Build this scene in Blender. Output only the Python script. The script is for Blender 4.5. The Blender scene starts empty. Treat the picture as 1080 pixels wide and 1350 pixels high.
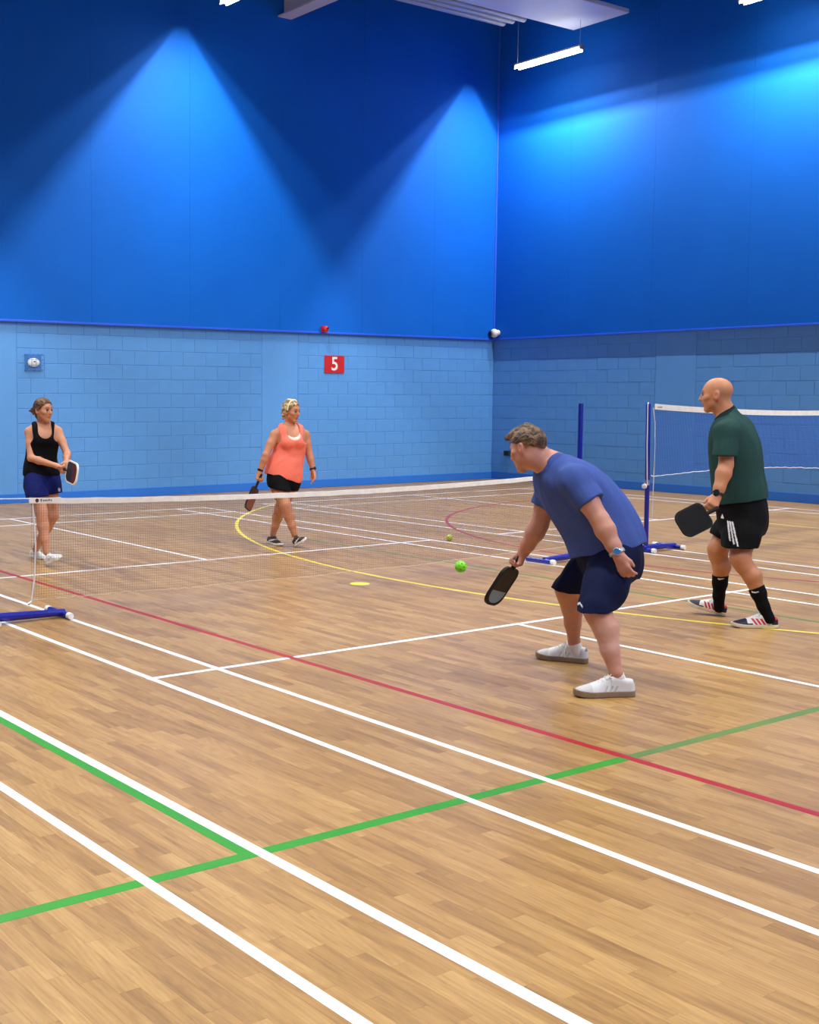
import bpy, bmesh, math, random
import numpy as np
from mathutils import Vector, Matrix, noise

C = bpy.context.scene.collection
D = bpy.data
sc = bpy.context.scene

# ------------------------------------------------------------------ camera, world, exposure
cd = D.cameras.new('camera')
cam = D.objects.new('camera', cd)
C.objects.link(cam)
sc.camera = cam
cd.sensor_fit = 'HORIZONTAL'
cd.sensor_width = 36.0
cd.lens = 53.1195
cd.shift_x = 0.237573
cd.shift_y = -0.033877
cd.clip_start = 0.05
cd.clip_end = 200
cam.matrix_world = Matrix(((0.557152, -0.062462, 0.828058, 7.863523), (0.830407, 0.038899, -0.555798, -6.529561), (0.002506, 0.997289, 0.073542, 1.619427), (0.000000, 0.000000, 0.000000, 1.000000)))

w = D.worlds.new('hall_world')
sc.world = w
w.use_nodes = True
w.node_tree.nodes['Background'].inputs['Color'].default_value = (0.55, 0.7, 1.0, 1)
w.node_tree.nodes['Background'].inputs['Strength'].default_value = 0.02

sc.view_settings.view_transform = 'Standard'
sc.view_settings.look = 'None'
sc.view_settings.gamma = 1.0
sc.view_settings.use_curve_mapping = False
sc.view_settings.exposure = EXPOSURE = 0.0
TUBE_WATTS = 125.0
sc.cycles.max_bounces = 6
sc.cycles.diffuse_bounces = 4
sc.cycles.glossy_bounces = 3
sc.cycles.transmission_bounces = 4
sc.cycles.transparent_max_bounces = 8
sc.cycles.use_denoising = True
sc.cycles.caustics_reflective = False
sc.cycles.caustics_refractive = False

# ------------------------------------------------------------------ helpers
def srgb(r, g, b):
    f = lambda c: (c / 255 / 12.92) if c / 255 <= .04045 else ((c / 255 + .055) / 1.055) ** 2.4
    return (f(r), f(g), f(b))

MATS = {}
def mat(name, col, rough=.5, spec=.5, metal=0., noise_amt=0., noise_scale=20., bump=0., bump_scale=60., emit=None, emit_s=0., sheen=0., attr=False, sss=0., stretch=None):
    if name in MATS:
        return MATS[name]
    m = D.materials.new(name)
    m.use_nodes = True
    nt = m.node_tree
    b = nt.nodes['Principled BSDF']
    b.inputs['Roughness'].default_value = rough
    b.inputs['Specular IOR Level'].default_value = spec
    b.inputs['Metallic'].default_value = metal
    if sheen:
        b.inputs['Sheen Weight'].default_value = sheen
        b.inputs['Sheen Roughness'].default_value = .5
    if sss:
        b.inputs['Subsurface Weight'].default_value = sss
        b.inputs['Subsurface Radius'].default_value = (.012, .005, .003)
        b.inputs['Subsurface Scale'].default_value = 1.0
    src = None
    if attr:
        a = nt.nodes.new('ShaderNodeAttribute'); a.attribute_name = 'tint'
        src = a.outputs['Color']
    else:
        rgb = nt.nodes.new('ShaderNodeRGB'); rgb.outputs[0].default_value = (*col, 1)
        src = rgb.outputs[0]
    tc = nt.nodes.new('ShaderNodeTexCoord')
    mp = nt.nodes.new('ShaderNodeMapping')
    nt.links.new(tc.outputs['Object'], mp.inputs[0])
    if stretch:
        mp.inputs['Scale'].default_value = stretch
    if noise_amt:
        n = nt.nodes.new('ShaderNodeTexNoise'); n.inputs['Scale'].default_value = noise_scale
        n.inputs['Detail'].default_value = 4
        nt.links.new(mp.outputs[0], n.inputs['Vector'])
        mr = nt.nodes.new('ShaderNodeMapRange')
        mr.inputs['From Min'].default_value = .25; mr.inputs['From Max'].default_value = .75
        mr.inputs['To Min'].default_value = 1 - noise_amt; mr.inputs['To Max'].default_value = 1 + noise_amt
        nt.links.new(n.outputs[0], mr.inputs[0])
        mx = nt.nodes.new('ShaderNodeVectorMath'); mx.operation = 'MULTIPLY'
        nt.links.new(src, mx.inputs[0]); nt.links.new(mr.outputs[0], mx.inputs[1])
        src = mx.outputs[0]
    nt.links.new(src, b.inputs['Base Color'])
    if bump:
        n2 = nt.nodes.new('ShaderNodeTexNoise'); n2.inputs['Scale'].default_value = bump_scale
        n2.inputs['Detail'].default_value = 3
        nt.links.new(mp.outputs[0], n2.inputs['Vector'])
        bp = nt.nodes.new('ShaderNodeBump'); bp.inputs['Strength'].default_value = bump
        bp.inputs['Distance'].default_value = .01
        nt.links.new(n2.outputs[0], bp.inputs['Height'])
        nt.links.new(bp.outputs[0], b.inputs['Normal'])
    if emit:
        b.inputs['Emission Color'].default_value = (*emit, 1)
        b.inputs['Emission Strength'].default_value = emit_s
    MATS[name] = m
    return m

def link_mesh(name, verts, faces, m, parent=None, smooth=False, loc=None):
    me = D.meshes.new(name)
    me.from_pydata([tuple(v) for v in verts], [], [tuple(f) for f in faces])
    if m:
        me.materials.append(m)
    if smooth:
        me.polygons.foreach_set('use_smooth', [True] * len(me.polygons))
    me.update()
    o = D.objects.new(name, me)
    C.objects.link(o)
    if loc is not None:
        o.location = loc
    if parent is not None:
        o.parent = parent
    return o

class MB:
    """collects boxes, tubes and lathes into one mesh"""
    def __init__(self):
        self.v = []; self.f = []
    def box(self, lo, hi, rot=None, bevel=0.):
        x0, y0, z0 = lo; x1, y1, z1 = hi
        if bevel:
            c = Vector(((x0 + x1) / 2, (y0 + y1) / 2, (z0 + z1) / 2))
            bm = bmesh.new(); bmesh.ops.create_cube(bm, size=1)
            bmesh.ops.scale(bm, vec=(x1 - x0, y1 - y0, z1 - z0), verts=bm.verts)
            bmesh.ops.bevel(bm, geom=bm.edges[:], offset=bevel, segments=2, affect='EDGES', profile=.5)
            bmesh.ops.translate(bm, vec=c, verts=bm.verts)
            n = len(self.v)
            bm.verts.index_update()
            self.v += [v.co.copy() for v in bm.verts]
            self.f += [[n + v.index for v in f.verts] for f in bm.faces]
            bm.free()
            return self
        n = len(self.v)
        self.v += [Vector(p) for p in ((x0,y0,z0),(x1,y0,z0),(x1,y1,z0),(x0,y1,z0),(x0,y0,z1),(x1,y0,z1),(x1,y1,z1),(x0,y1,z1))]
        self.f += [[n+i for i in f] for f in ((0,3,2,1),(4,5,6,7),(0,1,5,4),(1,2,6,5),(2,3,7,6),(3,0,4,7))]
        return self
    def tube(self, pts, r, seg=8, cap=True):
        pts = [Vector(p) for p in pts]
        rs = r if isinstance(r, (list, tuple)) else [r] * len(pts)
        rings = []
        prev = None
        for i, p in enumerate(pts):
            if i == 0: t = pts[1] - pts[0]
            elif i == len(pts) - 1: t = pts[-1] - pts[-2]
            else: t = (pts[i+1] - pts[i]).normalized() + (pts[i] - pts[i-1]).normalized()
            t.normalize()
            if prev is None:
                u = t.orthogonal().normalized()
            else:
                u = (prev - t * prev.dot(t)).normalized()
            prev = u
            v = t.cross(u)
            n = len(self.v)
            for k in range(seg):
                a = 2 * math.pi * k / seg + math.pi / seg
                self.v.append(p + (u * math.cos(a) + v * math.sin(a)) * rs[i])
            rings.append(n)
        for a, b in zip(rings, rings[1:]):
            for k in range(seg):
                self.f.append([a + k, a + (k+1) % seg, b + (k+1) % seg, b + k])
        if cap:
            self.f.append([rings[0] + k for k in range(seg)][::-1])
            self.f.append([rings[-1] + k for k in range(seg)])
        return self
    def lathe(self, prof, c=(0,0,0), axis=(0,0,1), seg=20):
        """prof: (radius, height) pairs along the axis"""
        ax = Vector(axis).normalized(); u = ax.orthogonal().normalized(); v = ax.cross(u); c = Vector(c)
        rings = []
        for r, h in prof:
            n = len(self.v)
            for k in range(seg):
                a = 2 * math.pi * k / seg
                self.v.append(c + ax * h + (u * math.cos(a) + v * math.sin(a)) * max(r, 1e-4))
            rings.append(n)
        for a, b in zip(rings, rings[1:]):
            for k in range(seg):
                self.f.append([a + k, a + (k+1) % seg, b + (k+1) % seg, b + k])
        self.f.append([rings[0] + k for k in range(seg)][::-1])
        self.f.append([rings[-1] + k for k in range(seg)])
        return self
    def ribbon(self, pts, nrm, width, thick):
        """flat strip along pts lying across nrm"""
        pts = [Vector(p) for p in pts]
        n0 = len(self.v)
        for i, p in enumerate(pts):
            t = (pts[min(i+1, len(pts)-1)] - pts[max(i-1, 0)]).normalized()
            nn = Vector(nrm[i] if isinstance(nrm, list) else nrm).normalized()
            s = t.cross(nn).normalized() * width / 2
            self.v += [p - s, p + s, p + s + nn * thick, p - s + nn * thick]
        for i in range(len(pts) - 1):
            a = n0 + 4 * i; b = a + 4
            for k in range(4):
                self.f.append([a + k, b + k, b + (k+1) % 4, a + (k+1) % 4])
        self.f.append([n0, n0+1, n0+2, n0+3]); e = n0 + 4 * (len(pts) - 1)
        self.f.append([e+3, e+2, e+1, e])
        return self
    def build(self, name, m, parent=None, smooth=False, loc=None):
        o = link_mesh(name, self.v, self.f, m, parent, smooth, loc)
        if smooth:
            try:
                o.data.set_sharp_from_angle(angle=math.radians(40))
            except Exception:
                pass
        return o

def tag(o, label=None, cat=None, group=None, kind=None):
    if label: o['label'] = label
    if cat: o['category'] = cat
    if group: o['group'] = group
    if kind: o['kind'] = kind
    return o

def empty(name, loc=(0,0,0)):
    o = D.objects.new(name, None)
    o.empty_display_size = .1
    o.location = loc
    C.objects.link(o)
    return o

# ------------------------------------------------------------------ measures of the hall (metres)
XL, YR = -8.79, 11.19          # faces of the two block walls
X1, Y0 = 12.5, -15.0           # the two walls behind and beside the camera
ZC = 9.6                       # ceiling
ZCLAD = 2.714                  # lower edge of the dark blue wall lining
OV = 0.06                      # how far the lining stands proud of the blocks

# ------------------------------------------------------------------ floor of printed oak strips
PW, PL = 0.0655, 0.43
def floor_mat():
    m = D.materials.new('oak_strip_vinyl'); m.use_nodes = True
    nt = m.node_tree; N = nt.nodes; Lk = nt.links
    b = N['Principled BSDF']
    def math_(op, a, c=None):
        n = N.new('ShaderNodeMath'); n.operation = op
        for i, x in enumerate((a, c)):
            if x is None: continue
            if isinstance(x, (int, float)): n.inputs[i].default_value = x
            else: Lk.new(x, n.inputs[i])
        return n.outputs[0]
    g = N.new('ShaderNodeNewGeometry')
    s = N.new('ShaderNodeSeparateXYZ'); Lk.new(g.outputs['Position'], s.inputs[0])
    row = math_('FLOOR', math_('DIVIDE', s.outputs[1], PW))
    off = math_('FRACT', math_('ADD', math_('MULTIPLY', row, .618034), math_('MULTIPLY', math_('FLOORED_MODULO', row, 7.0), .13)))
    col = math_('FLOOR', math_('ADD', math_('DIVIDE', s.outputs[0], PL), off))
    cx = N.new('ShaderNodeCombineXYZ'); Lk.new(row, cx.inputs[0]); Lk.new(col, cx.inputs[1])
    wn = N.new('ShaderNodeTexWhiteNoise'); wn.noise_dimensions = '2D'; Lk.new(cx.outputs[0], wn.inputs['Vector'])
    # grain : long streaks along x, shifted per strip
    ofs = N.new('ShaderNodeVectorMath'); ofs.operation = 'SCALE'; Lk.new(wn.outputs['Color'], ofs.inputs[0]); ofs.inputs['Scale'].default_value = 37.0
    pos = N.new('ShaderNodeVectorMath'); pos.operation = 'ADD'; Lk.new(g.outputs['Position'], pos.inputs[0]); Lk.new(ofs.outputs[0], pos.inputs[1])
    mp = N.new('ShaderNodeMapping'); mp.inputs['Scale'].default_value = (3.4, 34.0, 1.0); Lk.new(pos.outputs[0], mp.inputs[0])
    n1 = N.new('ShaderNodeTexNoise'); n1.inputs['Scale'].default_value = 1.0; n1.inputs['Detail'].default_value = 5; n1.inputs['Roughness'].default_value = .62; n1.inputs['Distortion'].default_value = .6
    Lk.new(mp.outputs[0], n1.inputs['Vector'])
    mp2 = N.new('ShaderNodeMapping'); mp2.inputs['Scale'].default_value = (2.2, 13.0, 1.0); Lk.new(pos.outputs[0], mp2.inputs[0])
    wv = N.new('ShaderNodeTexWave'); wv.wave_type = 'RINGS'; wv.rings_direction = 'Z'; wv.inputs['Scale'].default_value = 1.6; wv.inputs['Distortion'].default_value = 3.0; wv.inputs['Detail'].default_value = 2; wv.inputs['Detail Scale'].default_value = 1.2
    Lk.new(mp2.outputs[0], wv.inputs['Vector'])
    r1 = N.new('ShaderNodeValToRGB')
    e = r1.color_ramp.elements
    e[0].position = .0; e[0].color = (*srgb(119, 86, 44), 1)
    e[1].position = 1.; e[1].color = (*srgb(190, 154, 96), 1)
    e2 = e.new(.45); e2.color = (*srgb(161, 123, 70), 1)
    val = math_('ADD', math_('MULTIPLY', wn.outputs['Value'], .28), math_('MULTIPLY', n1.outputs[0], 1.25))
    val = math_('ADD', val, math_('MULTIPLY', math_('MULTIPLY', wv.outputs['Fac'], math_('GREATER_THAN', wn.outputs['Value'], .45)), .13))
    val = math_('SUBTRACT', val, .32)
    Lk.new(val, r1.inputs[0])
    # dark pores
    mp3 = N.new('ShaderNodeMapping'); mp3.inputs['Scale'].default_value = (9.0, 160.0, 1.0); Lk.new(pos.outputs[0], mp3.inputs[0])
    n3 = N.new('ShaderNodeTexNoise'); n3.inputs['Scale'].default_value = 1.0; n3.inputs['Detail'].default_value = 2; Lk.new(mp3.outputs[0], n3.inputs['Vector'])
    mr = N.new('ShaderNodeMapRange'); mr.inputs['From Min'].default_value = .62; mr.inputs['From Max'].default_value = .8; mr.inputs['To Min'].default_value = 1.0; mr.inputs['To Max'].default_value = .58
    Lk.new(n3.outputs[0], mr.inputs[0])
    mx = N.new('ShaderNodeVectorMath'); mx.operation = 'MULTIPLY'; Lk.new(r1.outputs[0], mx.inputs[0]); Lk.new(mr.outputs[0], mx.inputs[1])
    Lk.new(mx.outputs[0], b.inputs['Base Color'])
    nr = N.new('ShaderNodeTexNoise'); nr.inputs['Scale'].default_value = .8; nr.inputs['Detail'].default_value = 3
    Lk.new(g.outputs['Position'], nr.inputs['Vector'])
    rr = N.new('ShaderNodeMapRange'); rr.inputs['To Min'].default_value = .30; rr.inputs['To Max'].default_value = .42; Lk.new(nr.outputs[0], rr.inputs[0])
    Lk.new(rr.outputs[0], b.inputs['Roughness'])
    b.inputs['Specular IOR Level'].default_value = .42
    nb = N.new('ShaderNodeTexNoise'); nb.inputs['Scale'].default_value = 260.0; Lk.new(g.outputs['Position'], nb.inputs['Vector'])
    bp = N.new('ShaderNodeBump'); bp.inputs['Strength'].default_value = .05; bp.inputs['Distance'].default_value = .002; Lk.new(nb.outputs[0], bp.inputs['Height']); Lk.new(bp.outputs[0], b.inputs['Normal'])
    return m
FM = floor_mat()
floor = MB().box((XL - .2, Y0 - .2, -.2), (X1 + .2, YR + .2, -.003)).build('floor', FM)
tag(floor, 'oak strip sports hall floor with coloured court lines', kind='structure')
def plank_off(r):
    return (r * .618034 + (r % 7) * .13) % 1.0
strips = []
for r in range(math.floor(-6.4 / PW), math.ceil(YR / PW)):
    o = plank_off(r)
    for c in range(math.floor((XL) / PL + o), math.ceil(9.2 / PL + o)):
        x0 = (c - o) * PL; y0 = r * PW
        if y0 + PW > YR or x0 < XL: continue
        # only the wedge of floor in front of the camera and a step to its sides
        dx, dy = x0 + PL / 2 - 7.8635, y0 - (-6.5296)
        fw = -.8303 * dx + .5573 * dy; rt = .5573 * dx + .8303 * dy
        if fw < .2: continue
        strips.append((fw * fw + .35 * (rt - .16 * fw) ** 2, x0, y0, fw, rt))
strips.sort()
near = [s for s in strips if s[3] > 3.05 and -.22 * s[3] < s[4] < .53 * s[3]][:300]
nearset = set((s[1], s[2]) for s in near)
G = .00015
pv = [(G, G, -.0025), (PL - G, G, -.0025), (PL - G, PW - G, -.0025), (G, PW - G, -.0025),
      (G, G, -.0003), (PL - G, G, -.0003), (PL - G, PW - G, -.0006), (G, PW - G, -.0003),
      (.00035, .00035, 0), (PL - .00035, .00035, 0), (PL - .00035, PW - .00035, 0), (.00035, PW - .00035, 0)]
pf = [(8,9,10,11)] + [(i, (i+1) % 4, 4 + (i+1) % 4, 4 + i) for i in range(4)] + [(4 + i, 4 + (i+1) % 4, 8 + (i+1) % 4, 8 + i) for i in range(4)]
first = link_mesh('plank', pv, pf, FM, floor, loc=(near[0][1], near[0][2], 0))
for s in near[1:]:
    o = first.copy(); o.location = (s[1], s[2], 0); o.parent = floor; C.objects.link(o)
rest = [s for s in strips if (s[1], s[2]) not in nearset]
V = np.array(pv)[None] + np.array([[s[1], s[2], 0] for s in rest])[:, None]
Fc = np.array(pf)[None] + (np.arange(len(rest)) * 12)[:, None, None]
far = link_mesh('planks', V.reshape(-1, 3).tolist(), Fc.reshape(-1, 4).tolist(), FM, floor)
far['kind'] = 'stuff'

# ------------------------------------------------------------------ court lines
LW = .041
white_l = mat('white_line_paint', srgb(232, 235, 240), .42, .4, noise_amt=.03, noise_scale=8)
green_l = mat('green_line_paint', srgb(44, 140, 28), .42, .4, noise_amt=.05, noise_scale=5)
green_w = mat('worn_green_line_paint', srgb(92, 124, 54), .42, .4, noise_amt=.10, noise_scale=5)
red_l = mat('red_line_paint', srgb(164, 18, 28), .42, .4, noise_amt=.06, noise_scale=5)
crim_l = mat('crimson_line_paint', srgb(158, 44, 66), .42, .4, noise_amt=.06, noise_scale=5)
yel_l = mat('yellow_line_paint', srgb(236, 214, 66), .42, .4, noise_amt=.06, noise_scale=5)
yel_w = mat('worn_yellow_line_paint', srgb(222, 190, 110), .42, .4, noise_amt=.06, noise_scale=5)
def line(x0, y0, x1, y1, m, z=.0006, w_=LW, lab=None):
    if abs(x1 - x0) > abs(y1 - y0):
        b = MB().box((x0, y0 - w_/2, -.001), (x1, y0 + w_/2, z))
    else:
        b = MB().box((x0 - w_/2, y0, -.001), (x0 + w_/2, y1, z))
    o = b.build('court_line', m, floor)
    if lab: o['label'] = lab
    return o
def arc(cx, cy, r, a0, a1, m, z, lab):
    n = max(8, int(abs(a1 - a0) / 2))
    pts = [(cx + r * math.cos(math.radians(a0 + (a1 - a0) * i / n)), cy + r * math.sin(math.radians(a0 + (a1 - a0) * i / n)), -.001) for i in range(n + 1)]
    o = MB().ribbon(pts, (0, 0, 1), LW, z + .001).build('court_line', m, floor)
    o['label'] = lab
XB = 6.70
for yc in (0.0, 7.13):
    for yy in (-3.03, -2.57, 2.57, 3.03):
        line(-XB, yc + yy, XB if yc == 0 else 5.0, yc + yy, white_l, lab='white court sideline')
    for xx in (-6.68, -5.92, -2.0, 2.0):
        line(xx, yc - 3.055, xx, yc + 3.055, white_l, z=.0008, lab='white court cross line')
    line(-6.68, yc, -2.0, yc, white_l, z=.0007, lab='white centre line')
    line(2.0, yc, XB, yc, white_l, z=.0007, lab='white centre line')
line(-2.0, -4.06, 8.2, -4.06, white_l, z=.0008, w_=.050, lab='white line with a green edge')
line(-2.0, -4.53, 8.2, -4.53, white_l, z=.0008, w_=.044, lab='white line nearest the camera')
line(-2.0, -4.110, 4.50, -4.110, green_l, z=.0007, w_=.052, lab='green line beside a white line')
line(4.478, -6.4, 4.478, -2.0, green_l, z=.0005, w_=.056, lab='green line crossing the white lines')
line(4.478, -2.0, 4.478, 1.86, green_w, z=.0005, w_=.052, lab='worn green line crossing the red line')
line(-3.0, 1.88, 8.0, 1.88, green_w, z=.0005, w_=.045, lab='worn green line beyond the net')
line(XL + 1.0, -2.02, 8.2, -2.02, red_l, z=.0009, w_=.046, lab='red line crossing the floor')
line(-1.3, 7.93, 5.0, 7.93, yel_w, z=.0005, w_=.045, lab='worn yellow line beyond the second net')
arc(-.05, 8.405, 7.72, 212, 305, yel_l, .00035, 'yellow curved area line')
arc(.02, 8.2, 4.93, 178, 320, crim_l, .0010, 'crimson curved area line')
bm = MB().lathe([(.085, -.001), (.085, .001)], c=(-.02, .27, 0), seg=24)
o = bm.build('floor_spot', yel_l, floor); o['label'] = 'round yellow spot on the floor'

# ------------------------------------------------------------------ walls
blue_b = mat('light_blue_block_paint', srgb(93, 157, 223), .42, .45, noise_amt=.045, noise_scale=3.0, bump=.25, bump_scale=90)
blue_p = mat('light_blue_render_paint', srgb(95, 159, 225), .45, .45, noise_amt=.03, noise_scale=3.0, bump=.08, bump_scale=60)
blue_s = mat('mid_blue_skirting_paint', srgb(46, 122, 220), .4, .45, noise_amt=.03, noise_scale=4)
def lining_mat():
    m = mat('dark_blue_lining_fabric', (.002, .128, .60), .65, .18, noise_amt=.04, noise_scale=1.2, bump=.08, bump_scale=45)
    nt = m.node_tree
    return m
clad_m = lining_mat()
edge_m = mat('highlight_blue_lining_trim', srgb(48, 98, 226), .32, .6)  # paler blue carries the highlight along the lining edge
grey_w = mat('pale_grey_wall_paint', srgb(196, 200, 206), .7, .3, noise_amt=.03, noise_scale=2)

wall_left = tag(MB().box((XL - .25, Y0, -.2), (XL - .0012, YR + .25, ZC)).build('wall_left', blue_b), 'light blue painted block wall under dark blue lining, behind the two women', kind='structure')
wall_right = tag(MB().box((XL - .25, YR + .0012, -.2), (X1 + .25, YR + .25, ZC)).build('wall_right', blue_b), 'light blue painted block wall under dark blue lining, behind the second net', kind='structure')
wall_front = tag(MB().box((XL - .25, Y0 - .25, -.2), (X1 + .25, Y0, ZC)).build('wall_front', clad_m), 'dark blue wall out of view', kind='structure')
wall_back = tag(MB().box((X1, Y0, -.2), (X1 + .25, YR + .25, ZC)).build('wall_back', clad_m), 'dark blue wall out of view behind the camera', kind='structure')
ceiling = tag(MB().box((XL - .25, Y0 - .25, ZC), (X1 + .25, YR + .25, ZC + .2)).build('ceiling', mat('grey_roof_deck', srgb(92, 96, 106), .8, .2)), 'grey roof deck above the hall', kind='structure')

rnd = random.Random(5)
def blocks(wall, axis, spans, lo_hi_extra=None):
    BL, BH, J = .45, .225, .0036
    meshes = {}
    def blk(len_, ht):
        key = (round(len_, 3), round(ht, 3), rnd.randrange(3))
        if key in meshes: return meshes[key]
        jit = [rnd.uniform(-.0008, .0008) for _ in range(4)]
        b = J; e = .0035
        # face ring (proud), bevel ring, back ring ; local x along the wall, y out of the wall, z up
        v = []
        for d, inset in ((-.012, 0), (.0, 0), (.0042, e)):
            for (u, t), jt in zip(((b, b), (len_ - b, b), (len_ - b, ht - b), (b, ht - b)), jit):
                su = inset if u < len_ / 2 else -inset; st = inset if t < ht / 2 else -inset
                v.append((u + su, d + (jt if inset else 0), t + st))
        f = [(8, 9, 10, 11)]
        for k in (0, 4):
            f += [(k + i, k + (i+1) % 4, k + 4 + (i+1) % 4, k + 4 + i) for i in range(4)]
        me = D.meshes.new('concrete_block')
        me.from_pydata(v, [], f); me.materials.append(blue_b); me.update()
        meshes[key] = me
        return me
    n = 0
    for s0, s1 in spans:
        for ci in range(-1, 12):
            z0 = .06 + BH * ci; z1 = z0 + BH
            zz0, zz1 = max(z0, .0), min(z1, ZCLAD + .03)
            if zz1 - zz0 < .03: continue
            s = s0 - (BL / 2 if ci % 2 else 0)
            while s < s1 - .01:
                a, b_ = max(s, s0), min(s + BL, s1)
                if b_ - a > .04:
                    o = D.objects.new('concrete_block', blk(b_ - a, zz1 - zz0))
                    pr = rnd.uniform(-.0009, .0009)
                    if axis == 0:      # wall in the yz plane, facing +x
                        o.matrix_world = Matrix(((0, 1, 0, XL + pr), (1, 0, 0, a), (0, 0, 1, zz0), (0, 0, 0, 1)))
                    else:              # wall in the xz plane, facing -y
                        o.matrix_world = Matrix(((1, 0, 0, a), (0, -1, 0, YR - pr), (0, 0, 1, zz0), (0, 0, 0, 1)))
                    o.parent = wall
                    C.objects.link(o); n += 1
                s += BL
    return n
blocks(wall_left, 0, [(1.085, 5.60), (6.37, YR - .005)])
blocks(wall_right, 1, [(XL + .005, -5.10), (-4.32, -1.0)])
# smooth rendered columns between the block panels
def pil(wall, lo, hi):
    o = MB().box(lo, hi, bevel=.003).build('column_face', blue_p, wall)
pil(wall_left, (XL - .01, .20, 0), (XL + .006, 1.08, ZCLAD + .03))
pil(wall_left, (XL - .01, 5.605, 0), (XL + .006, 6.365, ZCLAD + .03))
pil(wall_left, (XL - .01, -6.0, 0), (XL + .004, .195, ZCLAD + .03))
pil(wall_right, (-5.095, YR - .006, 0), (-4.325, YR + .01, ZCLAD + .03))
pil(wall_right, (-.995, YR - .004, 0), (3.0, YR + .01, ZCLAD + .03))
tag(MB().box((XL - .005, -6, 0), (XL + .013, YR, .135), bevel=.002).build('baseboard_left', blue_s), 'mid blue painted skirting band behind the women', kind='structure')
tag(MB().box((XL, YR - .013, 0), (3, YR + .005, .14), bevel=.002).build('baseboard_right', blue_s), 'mid blue painted skirting band behind the second net', kind='structure')
# dark blue lining in tall panels with hair-line seams, slightly slack
def panel_left(y0, y1):
    nz, ny = 40, 8
    v = []
    for i in range(nz + 1):
        for j in range(ny + 1):
            z = ZCLAD + (ZC - ZCLAD) * i / nz; y = y0 + .0012 + (y1 - y0 - .0024) * j / ny
            edge = 1 if 0 < j < ny else 0
            k = max(0, 1 - (YR - y) / 1.2)
            x = XL + OV + .002 * noise.noise(Vector((1, y * .9, z * .7))) + edge * .0045 * k * math.sin(z * 16 + 2 * math.sin(y * 3)) * max(0, 1 - (z - ZCLAD) / 3.2)
            v.append((x, y, z))
    return v, nz, ny
def panel_right(x0, x1):
    nz, ny = 40, 8
    v = []
    for i in range(nz + 1):
        for j in range(ny + 1):
            z = ZCLAD + (ZC - ZCLAD) * i / nz; x = x0 + .0012 + (x1 - x0 - .0024) * j / ny
            edge = 1 if 0 < j < ny else 0
            y = YR - OV - .002 * noise.noise(Vector((x * .9, 7, z * .7))) - edge * .0012 * math.sin(z * 14 + 2 * math.sin(x * 3)) * max(0, 1 - (z - ZCLAD) / 3)
            v.append((x, y, z))
    return v, nz, ny
def mkpanel(vn, wall, flip):
    v, nz, ny = vn
    f = []
    for i in range(nz):
        for j in range(ny):
            a = i * (ny + 1) + j
            q = (a, a + 1, a + ny + 2, a + ny + 1)
            f.append(q[::-1] if flip else q)
    o = link_mesh('lining_panel', v, f, clad_m, wall, smooth=True)
    sd = o.modifiers.new('thickness', 'SOLIDIFY'); sd.thickness = .045; sd.offset = -1
    es = o.modifiers.new('crisp_edges', 'EDGE_SPLIT'); es.split_angle = math.radians(40)
ys = [-6.3, -4.85, -3.05, -1.25, .52, 2.32, 4.11, 5.94, 7.75, 9.5, YR - OV]
for a, b in zip(ys, ys[1:]): mkpanel(panel_left(a, b), wall_left, False)
xs = [XL + OV, -6.957, -5.18, -3.41, -1.64, .13, 1.9]
for a, b in zip(xs, xs[1:]): mkpanel(panel_right(a, b), wall_right, False)
MB().box((XL + .0, -6.3, ZCLAD - .022), (XL + OV + .012, YR - OV - .01, ZCLAD + .012), bevel=.005).build('lining_edge_trim', edge_m, wall_left)
MB().box((XL + OV + .012, YR - OV - .012, ZCLAD - .022), (1.9, YR - .0, ZCLAD + .012), bevel=.005).build('lining_edge_trim', edge_m, wall_right)
MB().box((XL + OV - .01, YR - OV - .03, ZCLAD), (XL + OV + .022, YR - OV + .004, ZC), bevel=.006).build('corner_trim', edge_m, wall_right)

# ------------------------------------------------------------------ roof pieces in view
steel_w = mat('white_painted_steel', srgb(206, 206, 214), .5, .4, noise_amt=.02)
steel_g = mat('grey_galvanised_steel', srgb(176, 178, 186), .45, .5, metal=.2, noise_amt=.05)
b = MB()
yb, zb = 5.99, 7.914
b.box((XL + OV, yb - .14, zb), (X1, yb + .14, zb + .025)).box((XL + OV, yb - .012, zb + .02), (X1, yb + .012, zb + .48)).box((XL + OV, yb - .14, zb + .475), (X1, yb + .14, zb + .5))
tag(b.build('ceiling_beam', steel_w), 'pale grey steel roof beam running out from the left wall', kind='structure')
b = MB().tube([(-7.75, 5.99, 8.02), (-6.3, 8.0, 8.02), (-4.9, 10.0, 8.02)], .05, 10)
tag(b.build('ceiling_brace', steel_w), 'pale steel brace under the roof', kind='structure')
hp = MB().box((-6.63, 2.0, 7.99), (-5.47, 10.72, 8.065), bevel=.01).build('ceiling_panel', mat('white_radiant_panel', srgb(214, 218, 228), .45, .4, noise_amt=.02), smooth=False)
tag(hp, 'white radiant heating panel hanging below the roof', kind='structure')
for yy in (4.0, 7.0, 10.2):
    MB().tube([(-6.05, yy, 8.06), (-6.05, yy, ZC)], .006, 6).build('hanger_rod', steel_g, hp)
for i, (x, ye) in enumerate(((-7.20, 9.60), (-7.02, 9.63), (-6.84, 9.72))):
    o = MB().tube([(x, 3.0, 8.06), (x, ye - .02, 8.06), (x, ye, 8.06)], [.055, .055, .045], 12).build('ceiling_tube', steel_g, smooth=True)
    tag(o, ['grey tube under the roof, farthest from the white panel', 'grey tube under the roof, middle of three', 'grey tube under the roof, next to the white panel'][i], kind='structure')

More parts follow.
